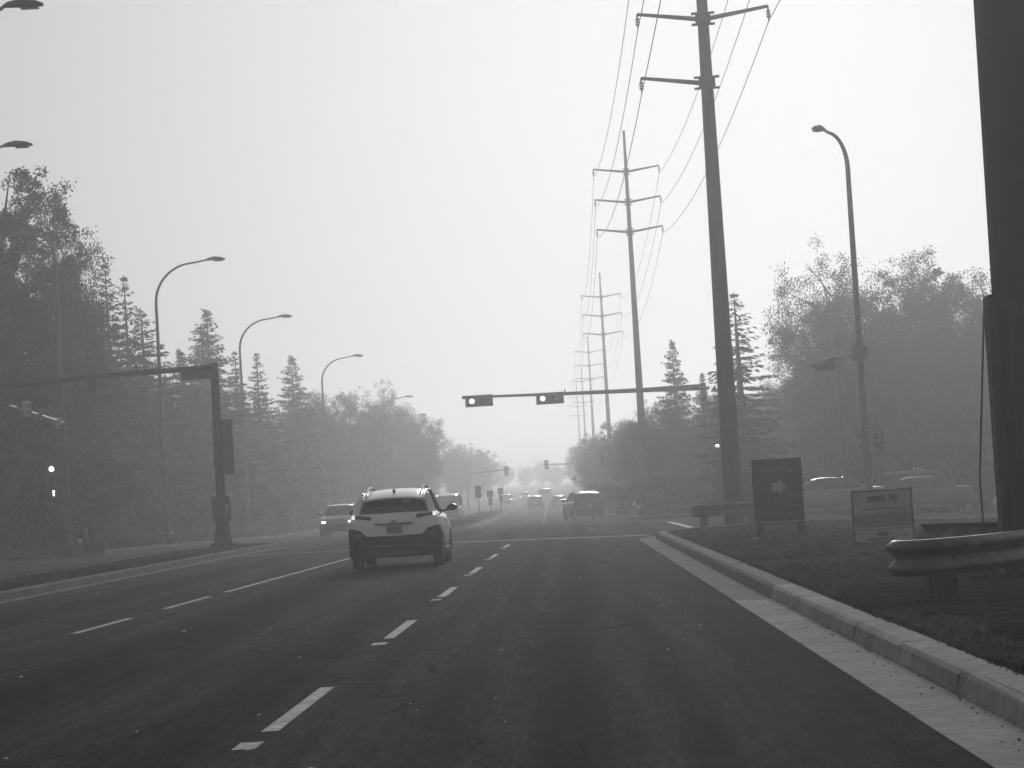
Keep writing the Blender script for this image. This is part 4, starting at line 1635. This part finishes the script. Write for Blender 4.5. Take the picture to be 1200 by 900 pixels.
CARS = {
    # y, half width, bottom, top of the lower body, rear to front
    'crossover': dict(st=[(-2.10, .70, .40, .66), (-2.085, .80, .34, .82), (-2.05, .865, .28, .98), (-2.0, .89, .25, 1.07), (-1.9, .90, .23, 1.11), (-1.3, .90, .21, 1.09), (-.3, .895, .20, 1.06), (.8, .90, .20, 1.03), (1.15, .90, .21, 1.01), (1.7, .89, .24, .93), (1.95, .86, .27, .82), (2.06, .78, .32, .70), (2.1, .66, .40, .60)],
                      rw=(-1.99, 1.10, .68, -1.80, 1.43, .575), ws=(.98, 1.03, .70, .28, 1.50, .565), roof=[(-2.0, 1.40), (-1.80, 1.462), (-1.2, 1.555), (-.5, 1.57), (0, 1.55), (.30, 1.505)], rhw=.60,
                      pillars=(-1.25, -.35), wheels=(-1.30, 1.30, .335), clad=True),
    'suv': dict(st=[(-2.3, .74, .42, .72), (-2.28, .84, .36, .95), (-2.23, .90, .30, 1.1), (-2.1, .925, .27, 1.15), (-1.2, .93, .24, 1.13), (0, .925, .23, 1.1), (1.0, .925, .23, 1.08), (1.3, .92, .25, 1.06), (1.95, .91, .28, 1.0), (2.2, .88, .32, .88), (2.3, .74, .42, .72)],
                rw=(-2.16, 1.14, .72, -1.92, 1.55, .60), ws=(1.15, 1.08, .74, .42, 1.62, .60), roof=[(-2.12, 1.55), (-1.9, 1.6), (-1.2, 1.67), (-.4, 1.69), (.2, 1.66), (.45, 1.62)], rhw=.635,
                pillars=(-1.3, -.3), wheels=(-1.4, 1.4, .36), clad=True),
    'sedan': dict(st=[(-2.35, .72, .36, .70), (-2.33, .80, .30, .86), (-2.28, .87, .26, .95), (-2.1, .90, .23, .98), (-1.3, .915, .20, .98), (0, .915, .19, .95), (.9, .915, .19, .93), (1.2, .91, .20, .91), (1.85, .90, .22, .82), (2.2, .85, .26, .72), (2.32, .76, .30, .62), (2.36, .66, .34, .54)],
                  rw=(-1.75, .97, .70, -1.0, 1.36, .555), ws=(1.12, .92, .72, .30, 1.36, .555), roof=[(-1.1, 1.34), (-.8, 1.395), (-.3, 1.435), (.1, 1.42), (.34, 1.36)], rhw=.585,
                  pillars=(-.95, -.1), wheels=(-1.4, 1.42, .325), clad=False),
    'van': dict(st=[(-2.55, .85, .40, .9), (-2.53, .94, .34, 1.2), (-2.45, .98, .32, 1.3), (-1.2, .99, .3, 1.3), (.5, .99, .3, 1.25), (1.5, .98, .3, 1.2), (2.2, .96, .32, 1.05), (2.5, .9, .36, .9), (2.55, .78, .42, .7)],
                rw=(-2.5, 1.3, .84, -2.42, 1.95, .78), ws=(2.0, 1.18, .84, 1.25, 1.98, .74), roof=[(-2.5, 2.02), (-2.3, 2.1), (-1, 2.15), (.8, 2.1), (1.3, 2.0)], rhw=.80,
                pillars=(-.8, .3), wheels=(-1.6, 1.65, .37), clad=False),
}


def make_car(kind, label, x, y, rz, paint, cat='car', name='car', lights=None, tails=None, group=None, detail=False, plate=True, zoff=0.0, roofrail=True, gl='car_glass'):
    S = CARS[kind]
    z0 = gz(x, y) + zoff
    root = thing(name, label, cat, (x, y, z0), rz, group)
    st = interp_stations(S['st'], 3)
    body = MB().loft([section(*s) for s in st]).build('body', paint, root)
    yr, zr, hr, yt, ztp, ht = S['rw']
    yw, zw, hw, ywt, zwt, hwt = S['ws']
    # roof panel with thickness
    rp = S['roof']
    nx = 8
    rings = []
    for (yy, zz_) in rp:
        k = 1.0
        top = [(S['rhw'] * (2 * i / nx - 1), yy, zz_ - .045 * abs(2 * i / nx - 1) ** 2.5) for i in range(nx + 1)]
        bot = [(px * .985, yy, pz - .035) for px, _, pz in reversed(top)]
        rings.append(top + bot)
    ro = MB().loft(rings).build('roof', paint, root)
    # pillars
    pl = MB()
    e = .03
    for s in (-1, 1):
        rz_ = rp[0][1] - .05
        MB().bar((s * (hr + .075), yr + .06, zr - .06), (s * (ht + .035), yt + .10, ztp - .0), .12, .16, up=(1, 0, 0), bevel=.02).build('rear_pillar', paint, root)
        MB().bar((s * (hw + .065), yw + .03, zw - .05), (s * (hwt + .03), ywt - .02, zwt - .02), .055, .075, up=(1, 0, 0), bevel=.015).build('front_pillar', paint, root)
        rail = [(s * (S['rhw'] - .01), yy + (.0), zz_ - .055) for yy, zz_ in rp]
        MB().tube(rail, .032, 6).build('roof_side', paint, root)
    bp = MB()

    def roof_z(yy):
        return float(np.interp(yy, [q[0] for q in rp], [q[1] for q in rp])) - .06

    def belt_z(yy):
        return float(np.interp(yy, [q[0] for q in S['st']], [q[3] for q in S['st']]))

    def belt_w(yy):
        return float(np.interp(yy, [q[0] for q in S['st']], [q[1] for q in S['st']])) * .87
    for s in (-1, 1):
        for yy in S['pillars']:
            MB().bar((s * (belt_w(yy) + .005), yy + .03, belt_z(yy) - .05), (s * (S['rhw'] + .005), yy - .03, roof_z(yy)), .04, .09, up=(1, 0, 0)).build('door_pillar', 'black_gloss', root)
    # glass
    def pane(nm, pts, m=gl):
        return MB().add(pts, [(0, 1, 2, 3)]).build(nm, m, root, fix=False)
    pane('rear_window', [(-hr, yr, zr), (hr, yr, zr), (ht, yt, ztp), (-ht, yt, ztp)])
    pane('windscreen', [(hw, yw, zw), (-hw, yw, zw), (-hwt, ywt, zwt), (hwt, ywt, zwt)])
    ends = [yr + .16] + list(S['pillars']) + [None]
    for s in (-1, 1):
        for i in range(len(S['pillars']) + 1):
            a = ends[i]
            b = ends[i + 1]
            if b is None:
                b0, b1 = yw - .08, ywt - .12
            else:
                b0 = b1 = b - .045
            a0 = a1 = a + .045
            if i == 0:
                a0, a1 = yr + .22, yt + .22
            if i == 0 and b0 - a0 < .15:
                continue
            pts = [(s * belt_w(a0) * .985, a0, belt_z(a0) - .01), (s * belt_w(b0) * .985, b0, belt_z(b0) - .01), (s * (S['rhw'] - .015), b1, roof_z(b1)), (s * (S['rhw'] - .015), a1, roof_z(a1))]
            MB().add(pts, [(0, 1, 2, 3)]).build('side_window', gl, root, fix=False)
    # wheels and dark arches
    wr, wf, rad = S['wheels']
    for yy in (wr, wf):
        ww = float(np.interp(yy, [q[0] for q in S['st']], [q[1] for q in S['st']]))
        for s in (-1, 1):
            wheel(root, s * (ww - .105), yy, rad)
            am = MB()
            ra = rad + (.10 if S['clad'] else .055)
            arc = [(yy + ra * math.cos(math.pi * k / 14), rad * .75 + ra * math.sin(math.pi * k / 14)) for k in range(15)]
            am.prism(arc, 'x', s * (ww - .26), s * (ww + .006))
            am.build('wheel_arch', 'black_plastic', root)
    # bumpers and sills
    hb = S['st'][1][1]
    yrr, yff = S['st'][0][0], S['st'][-1][0]
    sill = MB()
    zs_ = S['st'][5][2]
    for s in (-1, 1):
        MB().box((s * (S['st'][6][1] - .045), (wr + wf) / 2, zs_ + .07), (.12, wf - wr - 2 * rad - .1, .16), bevel=.03).build('sill', 'black_plastic' if S['clad'] else paint, root)
    # mirrors
    mm = MB()
    for s in (-1, 1):
        mo = MB()
        xm = s * (belt_w(yw - .35) + .22)
        rg_ = []
        for t, q in ((-.09, .35), (-.05, .85), (0, 1), (.05, .85), (.10, .3)):
            rg_.append([(xm + .115 * q * math.cos(a), yw - .45 + t, zw + .10 + .075 * q * math.sin(a)) for a in [2 * math.pi * k / 12 for k in range(12)]])
        mo.loft(rg_)
        mo.bar((s * belt_w(yw - .35) * .98, yw - .42, zw + .03), (xm, yw - .43, zw + .07), .05, .04)
        mo.build('mirror', 'black_gloss', root)
    # interior
    for yy, hs in ((.05, .62), (-.85, .56)):
        for xx in ((-.36, .36) if yy > 0 else (-.42, 0, .42)):
            zc_ = belt_z(yy)
            so_ = MB().box((xx, yy - .1, zc_ - .06), (.46, .16, .5), bevel=.06).build('seat', 'seat_cloth', root)
            MB().box((xx, yy - .16, zc_ + .26), (.26, .1, .19), bevel=.04).build('headrest', 'seat_cloth', so_)
    MB().box((0, yw - .25, zw - .04), (1.3, .3, .12), bevel=.03).build('dashboard', 'seat_cloth', root)
    # inside mirror
    MB().box((0, ywt + .12, zwt - .12), (.2, .03, .06), bevel=.01).build('rear_view_mirror', 'black_plastic', root)
    # rear: lamps, plate, bumper
    for s in (-1, 1):
        tl = MB()
        if kind == 'crossover':
            tl.box((s * .60, yrr + .085, 1.025), (.34, .10, .075), Matrix.Rotation(s * -.10, 3, 'Y') @ Matrix.Rotation(s * .16, 3, 'Z'), bevel=.02)
        elif kind in ('suv', 'van'):
            tl.box((s * (hb - .05), yrr + .055, S['st'][1][3] - .02), (.15, .12, .34), Matrix.Rotation(s * .3, 3, 'Z'), bevel=.03)
        else:
            tl.box((s * (hb - .10), yrr + .03, .80), (.36, .12, .15), Matrix.Rotation(s * .22, 3, 'Z'), bevel=.03)
        to = tl.build('tail_lamp', 'lamp_red', root)
        if tails:
            if kind == 'crossover':
                MB().box((s * .785, yrr + .105, 1.035), (.075, .10, .085), Matrix.Rotation(s * .45, 3, 'Z'), bevel=.025).build('tail_spot', tails, to)
            else:
                MB().box((s * (hb - .05), yrr - .0, S['st'][1][3]), (.09, .03, .10), bevel=.01).build('tail_spot', tails, to)
        hl = MB()
        zf = S['st'][-2][3]
        hl.box((s * (hb - .14), yff - .10, zf + .02), (.34, .16, .13), Matrix.Rotation(s * -.35, 3, 'Z'), bevel=.03)
        ho = hl.build('headlight', 'black_gloss', root)
        if lights:
            MB().box((s * (hb - .15), yff - .01, zf + .02), (.22, .03, .10), Matrix.Rotation(s * -.25, 3, 'Z'), bevel=.01).build('bulb', lights, ho)
    if plate:
        zp = .77 if kind == 'crossover' else (.85 if kind == 'suv' else .70)
        yp = -float(np.interp(zp, [q[3] for q in S['st'][:5]], [-q[0] for q in S['st'][:5]])) - .012
        po = MB().box((0, yp - .006, zp), (.31, .016, .155), bevel=.006).build('number_plate', 'plate', root)
        gm = MB()
        for i in range(6):
            gm.box((-.105 + .041 * i + (.012 if i > 2 else 0), yp - .0155, zp - .005), (.024, .004, .06))
        gm.build('plate_marks', 'sign_ink_faint', po)
        MB().box((0, yp - .012, zp + .115), (.75, .05, .022), bevel=.008).build('hatch_handle', 'black_plastic', root)
    bm_ = MB()
    zb = S['st'][1][2]
    if kind == 'crossover':
        rings = []
        for (xx, yo, h0, h1) in ((-.905, .40, .30, .70), (-.908, .16, .27, .78), (-.89, .06, .25, .81), (-.82, .0, .24, .82), (-.66, -.022, .24, .77), (-.55, -.035, .24, .66), (0, -.045, .24, .645), (.55, -.035, .24, .66), (.66, -.022, .24, .77), (.82, .0, .24, .82), (.89, .06, .25, .81), (.908, .16, .27, .78), (.905, .40, .30, .70)):
            yb = yrr - .01 + yo
            rings.append([(xx, yb, h0 + .02), (xx, yb, h1 - .02), (xx * .995, yb + .03, h1), (xx * .95, yb + .16, h1 - .01), (xx * .95, yb + .16, h0), (xx * .995, yb + .03, h0)])
        bm_.loft(rings, smooth=False).build('rear_bumper', 'black_plastic', root)
        MB().box((0, yrr - .062, .46), (1.15, .03, .05), bevel=.012).build('bumper_lip', 'galvanised_dark', root)
        MB().box((0, yrr - .05, .315), (.9, .05, .10), bevel=.02).build('skid_plate', 'galvanised_dark', root)
        for s in (-1, 1):
            MB().box((s * .70, yrr - .035, .66), (.20, .03, .10), Matrix.Rotation(s * .12, 3, 'Z'), bevel=.02).build('bumper_lamp', 'lamp_red', root)
            MB().box((s * .62, yrr - .045, .52), (.16, .02, .04), bevel=.008).build('reflector', 'lamp_red', root)
        dm = MB()
        for k in range(14):
            pass
        MB().prism([(-.09, .93), (0, .955), (.09, .93), (0, .905)], 'y', yrr + .015, yrr + .045).build('emblem', 'chrome', root)
        MB().box((.0, yrr + .40, .30), (1.0, .5, .1), bevel=.03).tube([(.42, yrr + .12, .30), (.42, yrr + .5, .30)], .035, 8).build('exhaust', 'black_plastic', root)
        MB().bar((-.05, yt - .035, zr + .02), (.40, yt - .16, zr + .05), .015, .02).build('wiper', 'black_plastic', root)
    else:
        bm_.box((0, yrr - .005, zb + .14), (2 * hb - .08, .08, .2), bevel=.03).build('rear_bumper', 'black_plastic' if S['clad'] else paint, root)
    MB().box((0, yff + .0, S['st'][-1][2] + .06), (1.15, .06, .2), bevel=.02).build('grille', 'black_plastic', root)
    fin = [(-.12, 0), (.10, 0), (-.06, .065), (-.12, .06)]
    zf_ = float(np.interp(rp[1][0] + .25, [q[0] for q in rp], [q[1] for q in rp]))
    MB().prism([(rp[1][0] + .25 + a, zf_ + b - .012) for a, b in fin], 'x', -.022, .022).build('antenna_fin', 'black_plastic', root)
    if roofrail and S['clad']:
        for s in (-1, 1):
            pts = [(s * .54, yy, zz_ + (.035 if 0 < i < len(rp) - 1 else -.02)) for i, (yy, zz_) in enumerate(rp)][1:]
            pts[0] = (pts[0][0], pts[0][1], pts[0][2] - .04)
            MB().tube(pts, .02, 6).build('roof_rail', 'galvanised', root)
    return root


def lane(yv):
    return bend(yv)


make_car('crossover', 'white compact crossover with black cladding in the next lane', -3.66, 46.9, 0, 'paint_white', tails='tail_glow', detail=True, name='car')
make_car('crossover', 'oncoming car with lit headlights waiting past the junction', -11.85, 113.5, R(180), 'paint_grey', lights='lamp_lit', name='car')
make_car('suv', 'dark sport utility angled across the lane beyond the junction', .1, 135, R(9), 'paint_dark', name='car')
make_car('crossover', 'small hazy car ahead beside the far median', -4.95, 252, 0, 'paint_grey', name='car')
make_car('sedan', 'small hazy car half hidden by the dark sport utility', -2.35, 247, 0, 'paint_grey', name='car')
make_car('van', 'hazy dark van oncoming beyond the far median', -9.9, 172, R(180), 'paint_dark', cat='van', name='van', lights=None)
make_car('van', 'very pale tall van far ahead between the lanes', -5.2, 338, 0, 'paint_grey', cat='van', name='van')
make_car('sedan', 'oncoming car with pinprick headlights deep in the fog', -9.5, 395, R(180), 'paint_grey', lights='lamp_lit', name='car')
make_car('suv', 'far oncoming vehicle with headlights beside the vanishing median', -10.6, 330, R(180), 'paint_grey', lights='lamp_lit', name='car')
# queue in the right cross street, facing the junction
make_car('sedan', 'dark sedan in the cross street behind the pale sign', 12.75, 90, R(88), 'paint_dark', name='car', plate=False)
make_car('suv', 'dark sport utility waiting behind the sedan in the cross street', 12.9, 95.5, R(90), 'paint_dark', name='car', plate=False)
make_car('sedan', 'grey car at the head of the cross street queue by the slim post', 8.9, 86.2, R(90), 'paint_grey', name='car', plate=False)

# ------------------------------------------------------------------ fog
hz = MB().box((0, 945, 17.5), (3900, 2150, 41.0)).build('haze', 'wire')
hm = bpy.data.materials.new('haze')
hm.use_nodes = True
nt = hm.node_tree
nt.nodes.clear()
ho_ = nt.nodes.new('ShaderNodeOutputMaterial')
pv = nt.nodes.new('ShaderNodeVolumePrincipled')
pv.inputs['Color'].default_value = (.995, .995, .995, 1)
pv.inputs['Density'].default_value = HAZE_DENSITY
pv.inputs['Anisotropy'].default_value = HAZE_G
nt.links.new(pv.outputs[0], ho_.inputs['Volume'])
hz.data.materials.clear()
hz.data.materials.append(hm)
tag(hz, 'pale morning fog filling the whole street', 'fog', kind='stuff')
